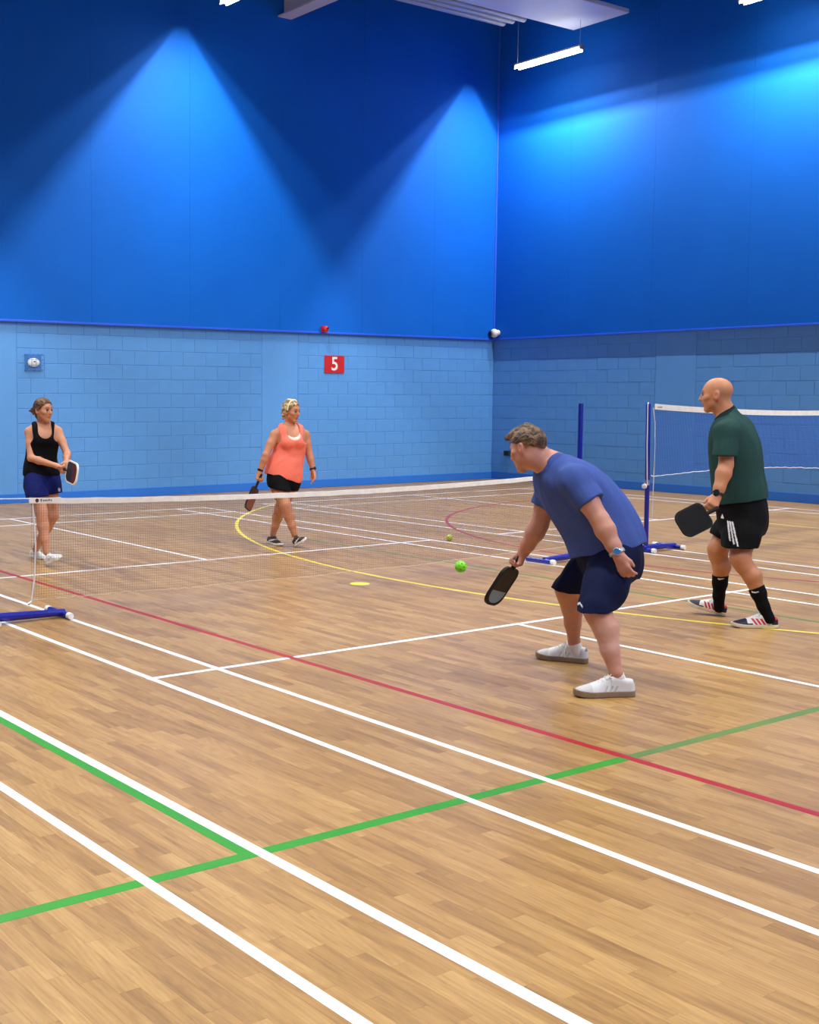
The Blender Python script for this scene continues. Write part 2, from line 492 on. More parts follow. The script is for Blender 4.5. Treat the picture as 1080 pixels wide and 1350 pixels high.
# ------------------------------------------------------------------ pendant light fittings
opal = mat('lit_opal_diffuser', srgb(150, 150, 146), .4, .2, emit=(1.0, .985, .93), emit_s=9.0)
housing = mat('white_fitting_housing', srgb(228, 230, 232), .45, .4)
capm = mat('grey_fitting_end_cap', srgb(150, 154, 160), .5, .4)
inner = mat('white_reflector', srgb(242, 242, 240), .5, .3)
FL, FWD, FD = 1.46, .056, .072          # length, half width of the mouth, depth of the trough
ZT = .003 + FD
def make_fitting():
    t = empty('pendant_light')
    MB().box((-FL/2, -.036, ZT + .008), (FL/2, .036, ZT + .034), bevel=.008).build('housing', housing, t)
    MB().box((-FL/2 + .02, -.045, ZT), (FL/2 - .02, .045, ZT + .009)).build('reflector', inner, t)
    for s in (-1, 1):
        b = MB()
        n = len(b.v)
        for x in (-FL/2 + .02, FL/2 - .02):
            b.v += [Vector((x, s * .036, ZT + .001)), Vector((x, s * .043, ZT + .001)), Vector((x, s * (FWD + .004), ZT - FD)), Vector((x, s * FWD, ZT - FD))]
        fs = [(0,1,5,4),(1,2,6,5),(2,3,7,6),(3,0,4,7),(3,2,1,0),(4,5,6,7)]
        b.f += [tuple(n + i for i in f) for f in fs]
        b.build('diffuser', opal, t)
    for s in (-1, 1):
        MB().box((s * FL/2 - .02, -.042, .030), (s * FL/2 + .02, .042, ZT + .038), bevel=.008).build('end_cap', capm, t)
        MB().tube([(s * (FL/2 - .04), 0, .1), (s * (FL/2 - .035), .004, .30), (s * (FL/2 - .04), 0, ZC - 7.46)], .004, 5).build('suspension_wire', capm, t)
    return t
def tube_and_added_lights(t):
    # deep main tube, a weaker one added for the outer light cone, and an added uplight
    for z, watts, wid, up in ((.071, TUBE_WATTS * 1.75, .014, 0), (.048, TUBE_WATTS * .40, .010, 0), (ZT + .040, TUBE_WATTS * .022, .03, 1)):
        L = D.lights.new('tube_or_added_lamp', 'AREA'); L.shape = 'RECTANGLE'
        L.size = FL - .10; L.size_y = wid
        L.energy = watts
        L.color = (1.0, .98, .94)
        if up: L.spread = math.radians(150)
        lo = D.objects.new('tube_or_added_lamp', L); C.objects.link(lo)
        lo.location = (0, 0, z); lo.parent = t
        if up: lo.rotation_euler = (math.pi, 0, 0)  # uplight added to brighten the white panel above
fit0 = make_fitting()
LX = [-6.85, -2.45, 1.95, 6.35, 10.75]
LY = [10.33, 3.95, -2.45, -8.85]
names = {(0, 0): 'lit white pendant strip light below the white panel near the hall corner', (1, 0): 'lit white pendant strip light over the right wall, cut by the top edge',
         (0, 1): 'lit white pendant strip light left of the roof beam end, cut by the top edge'}
first_fit = True
for i, x in enumerate(LX):
    for j, y in enumerate(LY):
        if first_fit:
            t = fit0; first_fit = False
        else:
            t = fit0.copy(); C.objects.link(t)
            for ch in list(fit0.children):
                if ch.type == 'LIGHT': continue
                c = ch.copy(); c.parent = t; C.objects.link(c)
        t.location = (x, y, 7.46)
        tube_and_added_lights(t)
        tag(t, names.get((i, j), 'lit white pendant strip light out of view over the hall'), 'ceiling light', 'pendant strip lights over the hall')
# ------------------------------------------------------------------ things fixed on the walls
red_p = mat('red_plastic', srgb(200, 28, 32), .3, .5)
red_s = mat('red_sign_face', srgb(198, 38, 40), .4, .4)
white_p = mat('white_plastic', srgb(236, 236, 232), .4, .45)
black_p = mat('black_plastic', srgb(16, 16, 20), .35, .5)
dark_g = mat('dark_grey_plastic', srgb(44, 60, 74), .45, .4)
chrome = mat('bright_metal', srgb(200, 204, 210), .25, .5, metal=.9)
blue_cage = mat('blue_painted_wire', srgb(66, 122, 190), .4, .5)

# numbered sign
sg = tag(empty('court_sign', (XL + .006, 7.177, 2.165)), 'red square sign with a white number 5 on the block wall', 'sign')
MB().box((0, -.223, -.155), (.012, .223, .157), bevel=.003).build('sign_board', red_s, sg)
fc = D.curves.new('digit', 'FONT'); fc.body = '5'; fc.size = .335; fc.align_x = 'CENTER'; fc.align_y = 'CENTER'; fc.extrude = .0015; fc.offset = .004
fo = D.objects.new('digit_curve', fc); C.objects.link(fo)
bpy.context.view_layer.update()
dm = D.meshes.new_from_object(fo.evaluated_get(bpy.context.evaluated_depsgraph_get()))
D.objects.remove(fo); D.curves.remove(fc)
dm.materials.clear(); dm.materials.append(white_p); dm.name = 'digit'
fo = D.objects.new('digit', dm); C.objects.link(fo); fo.parent = sg
fo.location = (.0138, 0, 0); fo.rotation_euler = (math.pi/2, 0, math.pi/2)

# red alarm beacon on the lining edge
al = tag(empty('alarm_beacon', (XL + OV + .012, 6.87, 2.772)), 'small round red alarm sounder on the lower edge of the blue lining, above the sign', 'alarm')
MB().box((0, -.055, -.055), (.028, .055, .055), bevel=.006).build('mounting_plate', red_p, al)
MB().lathe([(.058, .028), (.060, .055), (.052, .088), (.030, .104), (.012, .108)], axis=(1, 0, 0)).build('sounder', red_p, al, smooth=True)
MB().lathe([(.020, .106), (.022, .112), (.012, .118)], axis=(1, 0, 0), c=(0, .012, .012), seg=14).build('lens', mat('dark_red_lens', srgb(70, 8, 12), .15, .6), al, smooth=True)

# camera in the corner
cm = tag(empty('security_camera', (-8.615, YR - OV - .008, 2.835)), 'small white domed security camera in the hall corner on the blue lining', 'camera')
MB().lathe([(.050, 0), (.052, .02), (.046, .035)], axis=(0, -1, 0)).build('mounting_base', white_p, cm, smooth=True)
MB().lathe([(.030, .02), (.062, .035), (.082, .07), (.084, .10), (.070, .135), (.045, .15)], axis=(-.25, -.95, -.1)).build('housing', white_p, cm, smooth=True)
MB().lathe([(.058, .0), (.052, .025), (.030, .045), (.01, .05)], axis=(-.72, -.66, -.2), c=(-.062, -.128, -.012)).build('lens', black_p, cm, smooth=True)

# sensor in a wire cage on the left wall
sn = tag(empty('motion_sensor', (XL + .006, 1.352, 2.10)), 'white oval sensor behind a blue wire guard on the left block wall', 'sensor')
prof = [(.080, 0), (.088, .018), (.080, .036), (.055, .046), (.015, .050)]
ob = MB().lathe(prof, axis=(1, 0, 0), seg=24)
ob.v = [Vector((v.x, v.y * 1.15, v.z * .76)) for v in ob.v]
ob.build('sensor_body', white_p, sn, smooth=True)
MB().box((.044, -.016, .004), (.053, .022, .020), bevel=.004).build('sensor_window', dark_g, sn)
MB().box((0, -.135, -.125), (.006, .135, .125), bevel=.002).build('back_plate', blue_cage, sn)
b = MB()
for yy in (-.135, -.07, 0, .07, .135):
    b.tube([(.005, yy, -.125), (.11, yy, -.11), (.11, yy, .11), (.005, yy, .125)], .0035, 5)
for zz in (-.11, -.04, .04, .11):
    b.tube([(.005, -.145, zz), (.11, -.135, zz), (.11, .135, zz), (.005, .145, zz)], .0035, 5)
b.build('wire_guard', blue_cage, sn)
# socket on the right wall
so = tag(empty('wall_socket', (-8.365, YR - .006, .515)), 'small dark socket box on the right wall near the corner', 'socket')
MB().box((-.075, -.045, -.05), (.075, .0, .05), bevel=.006).build('socket_box', dark_g, so)
MB().box((-.04, -.052, -.03), (.04, -.044, .03), bevel=.002).build('socket_cover', black_p, so)

# ------------------------------------------------------------------ nets
navy_post = mat('dark_blue_enamel', srgb(18, 28, 150), .28, .6)
tape_m = mat('white_net_tape', srgb(236, 236, 232), .75, .2, noise_amt=.08, noise_scale=14, bump=.2, bump_scale=70)
net_br = mat('brown_net_twine', srgb(128, 104, 86), .8, .2)
net_edge = mat('pale_net_cord', srgb(206, 186, 160), .8, .2)
net_nv = mat('navy_net_twine', srgb(48, 92, 190), .8, .2)
cord_w = mat('white_cord', srgb(226, 230, 236), .7, .2)
ink = mat('grey_print', srgb(92, 92, 96), .7, .2)

def strands(name, ys, zt, zb_, r, m, parent, rows, sway=0.):
    """square mesh : upright twines at ys hanging from zt(y) to zb(y), and rows crossing them"""
    v = []; f = []
    def strand(pts):
        n0 = len(v)
        for p in pts:
            for k in range(3):
                a = 2 * math.pi * k / 3
                v.append((p[0] + r * math.cos(a), p[1] + r * math.sin(a) * (1 if abs(pts[-1][2] - pts[0][2]) > abs(pts[-1][1] - pts[0][1]) else 0), p[2] + (0 if abs(pts[-1][2] - pts[0][2]) > abs(pts[-1][1] - pts[0][1]) else r * math.sin(a))))
        for i in range(len(pts) - 1):
            for k in range(3):
                a = n0 + 3 * i
                f.append((a + k, a + (k+1) % 3, a + 3 + (k+1) % 3, a + 3 + k))
    def X(y, u):
        return sway * u * noise.noise(Vector((y * .8, 3, u)))
    for y in ys:
        strand([(X(y, u), y + .006 * noise.noise(Vector((y * 3, u * 4, 1))), zt(y) + (zb_(y) - zt(y)) * u) for u in (0, .25, .5, .75, 1)])
    seg = ys[::6] + [ys[-1]]
    for k in range(rows + 1):
        u = k / rows
        strand([(X(y, u), y, zt(y) + (zb_(y) - zt(y)) * u + .004 * noise.noise(Vector((y * 2, u * 9, 5)))) for y in seg])
    o = link_mesh(name, v, f, m, parent)
    o['kind'] = 'stuff'
    return o

def net_post(loc, top, foot_dir, label, lean=(0, 0), r=.024, fl_=.48):
    """portable badminton post : upright, weighted T foot with white end caps"""
    t = tag(empty('net_post', loc), label, 'net post', 'portable blue net posts')
    s = foot_dir
    u = MB()
    u.tube([(0, 0, .05), (lean[0] * .25, lean[1] * .25, top * .5), (lean[0], lean[1], top - .012), (lean[0], lean[1], top)], [r, r, r, r * .8], 14)
    up = u.build('upright', navy_post, t, smooth=True)
    MB().lathe([(r + .005, 0), (r + .006, .05), (r + .005, .055)], c=(lean[0] * .42, lean[1] * .42, .70), seg=14).build('clamp_collar', chrome, t, smooth=True)
    MB().tube([(0, s * -.05, .045), (0, s * .05, .048), (0, s * (fl_ + .01), .036)], [.030, .032, .026], 12).build('foot_bar', navy_post, t, smooth=True)
    cb = MB().tube([(-.22, s * fl_, .026), (.09, s * fl_, .026)], .022, 12).build('cross_bar', navy_post, t, smooth=True)
    for x0, x1 in ((-.265, -.215), (.085, .13)):
        MB().tube([(x0, s * fl_, .026), (x0 + .006, s * fl_, .026), (x1 - .006, s * fl_, .026), (x1, s * fl_, .026)], [.020, .0255, .0255, .0225], 12).build('end_cap', white_p, cb, smooth=True)
    hb = MB().tube([(-.10, s * -.02, .026), (.10, s * -.02, .026)], .022, 12).build('rear_bar', navy_post, t, smooth=True)
    for x in (-.115, .115):
        MB().tube([(x - .018, s * -.02, .026), (x + .018, s * -.02, .026)], .0245, 12).build('end_cap', white_p, hb, smooth=True)
    return t

net_post((0, -3.13, 0), 1.55, 1, 'blue net post whose foot bar lies across the white lines at the left edge', fl_=.545)
net_post((0, 3.07, 0), 1.548, -1, 'blue upright net post behind the stooping man in the blue shirt')
p2 = net_post((-.02, 4.17, 0), 1.545, 1, 'blue net post leaning slightly between the two men, holding the tall net', lean=(0, -.025))
MB().lathe([(.012, 0), (.026, .008), (.026, .028), (.012, .034)], c=(0, -.035, .69), axis=(0, -1, 0), seg=14).build('winder_knob', white_p, p2, smooth=True)
MB().tube([(.018, -.03, .70), (.014, -.045, 1.1), (.012, -.05, 1.535), (0, -.028, 1.553), (-.01, .0, 1.54)], .006, 6).build('tension_cord', cord_w, p2)

# low net of the near court
n1 = tag(empty('low_net', (0, 0, 0)), 'low brown net with a white top tape crossing the court between the players', 'net')
def zt1(y):   # top edge sags toward the middle
    u = (y + 2.85) / 5.85
    return .885 - .062 * math.sin(math.pi * min(max(u, 0), 1)) ** .8 - .012 * u
def zb1(y):
    u = (y + 2.85) / 5.85
    return .150 - .035 * math.sin(math.pi * u) + .012 * noise.noise(Vector((y * 1.7, 0, 0)))
b = MB()
ny = 90
P_ = [(0, -2.85 + 5.85 * i / ny) for i in range(ny + 1)]
pts = [Vector((.001, y, zt1(y) - .017 + .003 * noise.noise(Vector((y * 5, 0, 0))))) for _, y in P_]
b.ribbon(pts, (1, 0, 0), .040, .009)
b.build('top_tape', tape_m, n1)
MB().tube([(0, -3.10, zt1(-2.85) + .004), (0, -2.84, zt1(-2.85) - .004)], .004, 6).build('top_cord', cord_w, n1)
MB().tube([(0, 2.99, zt1(3.0) - .004), (0, 3.046, zt1(3.0) - .002)], .004, 6).build('top_cord', cord_w, n1)
ys1 = [-2.83 + i * .0195 for i in range(int(5.81 / .0195) + 1)]
strands('net_mesh', ys1, lambda y: zt1(y) - .03, zb1, .0009, net_br, n1, 36, .03)
MB().tube([(0, -2.82, zt1(-2.85) - .03), (.005, -2.80, .55), (.0, -2.81, .30), (0, -2.835, .14)], .0055, 6).build('side_cord', cord_w, n1)
b = MB()
b.tube([(0.03 * noise.noise(Vector((y * .8, 3, 1))), y, zb1(y) + .004 * math.sin(y * 60)) for y in ys1[::3]], .003, 5)
b.build('bottom_cord', net_edge, n1)
b = MB().tube([(0, -2.835, .14), (.01, -2.87, .128), (.0, -2.85, .118)], .007, 6)
b.build('cord_knot', cord_w, n1)
lb = MB().box((.0095, -2.825, zt1(-2.83) - .033), (.0115, -2.60, zt1(-2.83) - .002)).build('maker_label', mat('white_label', srgb(236, 234, 228), .7, .2), n1)
b = MB().lathe([(.014, 0), (.014, .001)], c=(.0115, -2.79, zt1(-2.83) - .0175), axis=(1, 0, 0), seg=14).build('label_emblem', mat('dark_red_print', srgb(96, 44, 44), .7, .2), lb)
b = MB()
for k, (dy, hh) in enumerate(((0, .018), (.018, .011), (.032, .012), (.046, .011), (.062, .015), (.078, .011))):
    b.box((.0115, -2.762 + dy, zt1(-2.83) - .026), (.0122, -2.752 + dy, zt1(-2.83) - .026 + hh))
b.build('label_print', ink, lb)

# tall net of the second court
n2 = tag(empty('tall_net', (0, 0, 0)), 'tall dark blue net with a white top tape behind the man in the green shirt', 'net')
def zt2(y):
    u = (y - 4.22) / 5.86
    return 1.535 - .085 * math.sin(math.pi * u) ** .9
def zb2(y):
    u = (y - 4.22) / 5.86
    return .79 + .035 * math.sin(2 * math.pi * u) - .06 * max(0, u - .45) + .006 * noise.noise(Vector((y * 6, 0, 0)))
pts = [Vector((.001, 4.22 + 5.86 * i / 80, zt2(4.22 + 5.86 * i / 80) - .022)) for i in range(81)]
MB().ribbon(pts, (1, 0, 0), .058, .006).build('top_tape', tape_m, n2)
ys2 = [4.24 + i * .0185 for i in range(int(5.82 / .0185) + 1)]
strands('net_mesh', ys2, lambda y: zt2(y) - .04, zb2, .0016, net_nv, n2, 40, .02)
MB().tube([(0, 4.20, 1.50), (0, 4.235, 1.35), (0, 4.245, 1.1), (0, 4.24, .80), (0, 4.232, .35)], .0045, 6).build('side_cord', cord_w, n2)
MB().tube([(0, 4.235, .785), (0, 4.20, .80)], .006, 6).build('side_tie', cord_w, n2)
MB().tube([(0.02 * noise.noise(Vector((y * .8, 3, 1))), y, zb2(y) - .002 + .003 * math.sin(y * 40)) for y in ys2[::3]], .0042, 5).build('bottom_cord', cord_w, n2)
lb = MB().box((.007, 4.24, zt2(4.25) - .05), (.0085, 4.36, zt2(4.3) + .004)).build('maker_label', MATS['white_label'], n2)
b = MB()
for k in range(5):
    b.box((.0085, 4.262 + k * .016, zt2(4.28) - .032), (.0092, 4.271 + k * .016, zt2(4.28) - .018))
b.build('label_print', ink, lb)
net_post((0, 10.14, 0), 1.55, -1, 'blue net post at the far end of the tall net')
# ------------------------------------------------------------------ bodies : smooth blends of tapered volumes meshed as one skin
ZV = np.array((0, 0, 1.))
EYE = np.array(tuple(cam.matrix_world.translation))
def frame(loc):
    """horizontal directions seen from the hall entrance : across, and back toward it"""
    t = EYE - np.asarray(loc, float); t[2] = 0; t /= np.linalg.norm(t)
    return np.array((-t[1], t[0], 0.)), t
RV, TV = frame((0, 0, 0))
def V3(p): return np.asarray(p, float)
def unit(v): v = V3(v); return v / np.linalg.norm(v)
def orth(F, U):
    F = unit(F); U = V3(U); U = unit(U - F * (U @ F)); return F, U, np.cross(U, F)   # facing, up, left
def lerp(a, b, t): return V3(a) + (V3(b) - V3(a)) * t

class Sdf:
    def __init__(s, h):
        s.h = h; s.ops = []
    # --- shapes
    def cap(s, a, b, ra, rb=None, k=.02, sub=False, flat=None):
        rb = ra if rb is None else rb
        a, b = V3(a), V3(b); r = max(ra, rb)
        s.ops.append(('cap', a, b, ra, rb, k, sub, flat, np.minimum(a, b) - r, np.maximum(a, b) + r)); return s
    def ell(s, c, axes, radii, k=.02, sub=False):
        c = V3(c); A = np.array([unit(x) for x in axes]); r = np.array(radii)
        e = np.sqrt(((A * r[:, None]) ** 2).sum(0))
        s.ops.append(('ell', c, A, r, None, k, sub, None, c - e, c + e)); return s
    def fun(s, f, lo, hi, k=.01, sub=False):
        s.ops.append(('fun', f, None, None, None, k, sub, None, V3(lo), V3(hi))); return s
    def cut(s, p, n, k=.004):
        s.ops.append(('cut', V3(p), unit(n), None, None, k, False, None, None, None)); return s
    def lip(s, p, n, thick=.008, depth=.03, rad=None):
        s.ops.append(('lip', V3(p), unit(n), thick, depth, rad, False, None, None, None)); return s
    def limb(s, pts, k=.02):
        for (a, ra), (b, rb) in zip(pts, pts[1:]): s.cap(a, b, ra, rb, k)
        return s
    def loft(s, secs, lat, inf=0., k=.03, step=.03):
        for q0, q1 in zip(secs, secs[1:]):
            n = max(1, int(math.ceil(np.linalg.norm(V3(q1[0]) - V3(q0[0])) / step)))
            for i in range(n + (q1 is secs[-1])):
                t = i / n
                c = lerp(q0[0], q1[0], t); a = q0[1] + (q1[1] - q0[1]) * t + inf; b = q0[2] + (q1[2] - q0[2]) * t + inf
                l0 = q0[3] if len(q0) > 3 else lat; l1 = q1[3] if len(q1) > 3 else lat
                L = unit(lerp(l0, l1, t)); e = max(a - b, 1e-3)
                s.cap(c - L * e, c + L * e, b, b, k)
        return s
    def add(s, other, inf=0.):
        s.ops += (other.grow(inf) if inf else other).ops; return s
    def part(s, other, k=.012):
        """blend in a piece that has its own cuts"""
        add = [q for q in other.ops if q[8] is not None and not q[6]]
        s.ops.append(('part', other, None, None, None, k, False, None, np.min([q[8] for q in add], 0), np.max([q[9] for q in add], 0))); return s
    def punch(s, a, b, r, axis, l0, l1, k=.008):
        """cut a slot-shaped hole from a to b along axis"""
        a, b = V3(a), V3(b); ax_ = unit(axis)
        def f(X, Y, Z):
            px, py, pz = X - a[0], Y - a[1], Z - a[2]
            w_ = px * ax_[0] + py * ax_[1] + pz * ax_[2]
            px, py, pz = px - w_ * ax_[0], py - w_ * ax_[1], pz - w_ * ax_[2]
            ba = b - a; ba = ba - ax_ * (ba @ ax_); l2 = max(ba @ ba, 1e-9)
            t = np.clip((px * ba[0] + py * ba[1] + pz * ba[2]) / l2, 0, 1)
            d = np.sqrt((px - t * ba[0]) ** 2 + (py - t * ba[1]) ** 2 + (pz - t * ba[2]) ** 2) - r
            return np.maximum(d, np.maximum(l0 - w_, w_ - l1))
        pts = np.array([a + ax_ * l0, a + ax_ * l1, b + ax_ * l0, b + ax_ * l1])
        s.ops.append(('fun', f, None, None, None, k, True, None, pts.min(0) - r, pts.max(0) + r)); return s
    def grow(s, inf):
        o = Sdf(s.h)
        for q in s.ops:
            q = list(q)
            if q[0] == 'cap' and not q[6]: q[3] += inf; q[4] += inf; q[8] = q[8] - inf; q[9] = q[9] + inf
            elif q[0] == 'ell' and not q[6]: q[3] = q[3] + inf; q[8] = q[8] - inf; q[9] = q[9] + inf
            o.ops.append(tuple(q))
        return o
    # --- field
    def bake(s, grid=None):
        add = [q for q in s.ops if q[8] is not None and not q[6]]
        lo = np.min([q[8] for q in add], 0) - 3 * s.h; hi = np.max([q[9] for q in add], 0) + 3 * s.h
        n = np.ceil((hi - lo) / s.h).astype(int) + 1
        if grid is not None: lo, n = grid
        F = np.full(n, .08, np.float32)
        ax = [(lo[i] + s.h * np.arange(n[i])).astype(np.float32) for i in range(3)]
        for typ, A, B, ra, rb, k, sub, flat, l, h_ in s.ops:
            if typ in ('cut', 'lip'):
                d = ((ax[0] - A[0]) * B[0])[:, None, None] + ((ax[1] - A[1]) * B[1])[None, :, None] + ((ax[2] - A[2]) * B[2])[None, None, :]
                if typ == 'cut':
                    F = np.maximum(F, d)
                else:
                    carve = np.maximum(F + ra, -d - rb)
                    if k is not None:
                        dist = np.sqrt(((ax[0] - A[0]) ** 2)[:, None, None] + ((ax[1] - A[1]) ** 2)[None, :, None] + ((ax[2] - A[2]) ** 2)[None, None, :])
                        carve = np.maximum(carve, dist - k)
                    F = np.maximum(F, -carve)
                continue
            if typ == 'part':
                F2 = A.bake((lo, n))[0]
                hh = np.maximum(k - np.abs(F - F2), 0) / k
                F = np.minimum(F, F2) - hh * hh * k * .25
                continue
            m = .085 if not sub else .05
            i0 = np.clip(np.floor((l - m - lo) / s.h).astype(int), 0, n); i1 = np.clip(np.ceil((h_ + m - lo) / s.h).astype(int) + 1, 0, n)
            if (i1 <= i0).any(): continue
            sl = tuple(slice(a, b) for a, b in zip(i0, i1))
            X = ax[0][sl[0]][:, None, None]; Y = ax[1][sl[1]][None, :, None]; Z = ax[2][sl[2]][None, None, :]
            if typ == 'cap':
                a, b = A, B
                px, py, pz = X - np.float32(a[0]), Y - np.float32(a[1]), Z - np.float32(a[2]); ba = b - a
                if flat is not None:
                    dr, sc_ = unit(flat[0]), flat[1]
                    t = (px * dr[0] + py * dr[1] + pz * dr[2]) * (1 / sc_ - 1)
                    px, py, pz = px + t * dr[0], py + t * dr[1], pz + t * dr[2]
                    ba = ba + dr * (ba @ dr) * (1 / sc_ - 1)
                l2 = max(float(ba @ ba), 1e-9)
                t = np.clip((px * ba[0] + py * ba[1] + pz * ba[2]) / l2, 0, 1).astype(np.float32)
                d = np.sqrt((px - t * ba[0]) ** 2 + (py - t * ba[1]) ** 2 + (pz - t * ba[2]) ** 2) - (ra + (rb - ra) * t)
                if flat is not None: d = d * (.35 + .65 * flat[1])
            elif typ == 'ell':
                q = [((X - A[0]) * B[i][0] + (Y - A[1]) * B[i][1] + (Z - A[2]) * B[i][2]) for i in range(3)]
                k0 = np.sqrt(sum((q[i] / ra[i]) ** 2 for i in range(3))); k1 = np.sqrt(sum((q[i] / ra[i] ** 2) ** 2 for i in range(3))) + 1e-9
                d = k0 * (k0 - 1) / k1
            else:
                d = A(X, Y, Z)
            f = F[sl]
            if sub:
                hh = np.maximum(k - np.abs(f + d), 0) / k
                F[sl] = np.maximum(f, -d) + hh * hh * k * .25
            else:
                hh = np.maximum(k - np.abs(f - d), 0) / k
                F[sl] = np.minimum(f, d) - hh * hh * k * .25
        return F, lo
    def mesh(s, name, m, parent=None, col=None, disp=None, smooth_it=2):
        F, lo = s.bake()
        V, Q = surface_nets(F, lo, s.h)
        # adjacency smoothing
        E = np.concatenate([Q[:, [0, 1]], Q[:, [1, 2]], Q[:, [2, 3]], Q[:, [3, 0]]])
        cnt = np.bincount(E[:, 0], minlength=len(V)) + np.bincount(E[:, 1], minlength=len(V))
        for _ in range(smooth_it):
            A = np.stack([np.bincount(E[:, 0], V[E[:, 1], i], len(V)) + np.bincount(E[:, 1], V[E[:, 0], i], len(V)) for i in range(3)], 1)
            V = V * .5 + .5 * A / np.maximum(cnt, 1)[:, None]
        if disp is not None:
            fn = np.cross(V[Q[:, 2]] - V[Q[:, 0]], V[Q[:, 3]] - V[Q[:, 1]])
            N = np.zeros_like(V)
            for j in range(4):
                for i in range(3): N[:, i] += np.bincount(Q[:, j], fn[:, i], len(V))
            N /= np.linalg.norm(N, axis=1)[:, None] + 1e-12
            V = V + N * disp(V)[:, None]
        me = D.meshes.new(name)
        me.vertices.add(len(V)); me.vertices.foreach_set('co', V.astype(np.float32).ravel())
        me.loops.add(4 * len(Q)); me.loops.foreach_set('vertex_index', Q.astype(np.int32).ravel())
        me.polygons.add(len(Q)); me.polygons.foreach_set('loop_start', np.arange(0, 4 * len(Q), 4, dtype=np.int32))
        me.polygons.foreach_set('use_smooth', np.ones(len(Q), bool))
        me.materials.append(m)
        me.update(calc_edges=True); me.validate()
        if col is not None:
            c = np.ones((len(V), 4), np.float32); c[:, :3] = col(V)
            at_ = me.color_attributes.new('tint', 'FLOAT_COLOR', 'POINT')
            at_.data.foreach_set('color', c.ravel())
        o = D.objects.new(name, me); C.objects.link(o)
        if parent is not None:
            o.parent = parent
            o.matrix_parent_inverse = Matrix.Translation(parent.location).inverted()
        return o

def surface_nets(F, lo, h):
    S = F < 0
    c = np.zeros(tuple(x - 1 for x in F.shape), np.uint8)
    corners = [(i, j, k) for i in (0, 1) for j in (0, 1) for k in (0, 1)]
    sh = [x - 1 for x in F.shape]
    for i, j, k in corners: c += S[i:i + sh[0], j:j + sh[1], k:k + sh[2]]
    I = np.argwhere((c > 0) & (c < 8))
    vals = np.stack([F[I[:, 0] + i, I[:, 1] + j, I[:, 2] + k] for i, j, k in corners], 1).astype(np.float64)
    acc = np.zeros((len(I), 3)); num = np.zeros(len(I))
    cc = np.array(corners, float)
    for a in range(8):
        for b in range(a + 1, 8):
            if np.abs(cc[a] - cc[b]).sum() != 1: continue
            m = (vals[:, a] < 0) != (vals[:, b] < 0)
            t = vals[m, a] / (vals[m, a] - vals[m, b])
            acc[m] += cc[a] + (cc[b] - cc[a]) * t[:, None]; num[m] += 1
    V = lo + h * (I + acc / num[:, None])
    idx = np.full(sh, -1, np.int64); idx[I[:, 0], I[:, 1], I[:, 2]] = np.arange(len(I))
    quads = []
    for ax in range(3):
        a0 = [slice(None)] * 3; a1 = [slice(None)] * 3; a0[ax] = slice(0, -1); a1[ax] = slice(1, None)
        E = np.argwhere(S[tuple(a0)] != S[tuple(a1)])
        u, v = [(1, 2), (2, 0), (0, 1)][ax]
        ok = (E[:, u] > 0) & (E[:, v] > 0) & (E[:, u] < F.shape[u] - 1) & (E[:, v] < F.shape[v] - 1)
        E = E[ok]
        def g(du, dv):
            q = E.copy(); q[:, u] -= du; q[:, v] -= dv
            return idx[q[:, 0], q[:, 1], q[:, 2]]
        q = np.stack([g(1, 1), g(0, 1), g(0, 0), g(1, 0)], 1)
        flip = ~S[E[:, 0], E[:, 1], E[:, 2]]
        q[flip] = q[flip][:, ::-1]
        quads.append(q)
    return V, np.concatenate(quads)

def fbm(V, sx, seed=0., oct=2):
    sx = np.array(sx) if np.ndim(sx) else np.array((sx,) * 3)
    out = np.zeros(len(V)); Q = V * sx
    for i in range(len(V)):
        p = Vector(Q[i]) + Vector((seed, seed * 1.7, 0))
        out[i] = noise.noise(p) + (.5 * noise.noise(p * 2.1) if oct > 1 else 0)
    return out
def folds(amp, dirv, freq=9., seed=0.):
    """soft cloth folds running along dirv"""
    d = unit(dirv); u = unit(np.cross(d, (.3, .5, .8))); v = np.cross(d, u)
    def f(V):
        Q = np.stack([V @ d * freq * .28, V @ u * freq, V @ v * freq], 1)
        n = fbm(Q, 1., seed)
        return amp * np.maximum(n, -.3)
    return f

skin_m = mat('skin', (1, 1, 1), .5, .4, attr=True, noise_amt=.05, noise_scale=28, sss=.06)
cloth_m = mat('jersey_cloth', (1, 1, 1), .85, .15, attr=True, noise_amt=.04, noise_scale=120, sheen=.0, bump=.12, bump_scale=160)
shoe_m = mat('shoe_leather', (1, 1, 1), .55, .35, attr=True, noise_amt=.04, noise_scale=60)
hair_m = mat('hair', (1, 1, 1), .5, .4, attr=True, noise_amt=.35, noise_scale=60, bump=.5, bump_scale=120)
eye_w = mat('eye_white', srgb(146, 128, 118), .4, .4)
eye_d = mat('eye_iris', srgb(36, 28, 24), .15, .5)

def const(c):
    c = np.array(c)
    return lambda V: np.repeat(c[None], len(V), 0)
def tints(base, spots):
    """base colour with soft round patches : (centre, radius, colour, strength)"""
    base = np.array(base)
    def f(V):
        out = np.repeat(base[None], len(V), 0)
        for c, r, col, st in spots:
            d = np.linalg.norm(V - V3(c), axis=1)
            wgt = np.clip((r - d) / (.35 * r) , 0, 1)[:, None] * st
            out = out * (1 - wgt) + np.array(col) * wgt
        return out
    return f

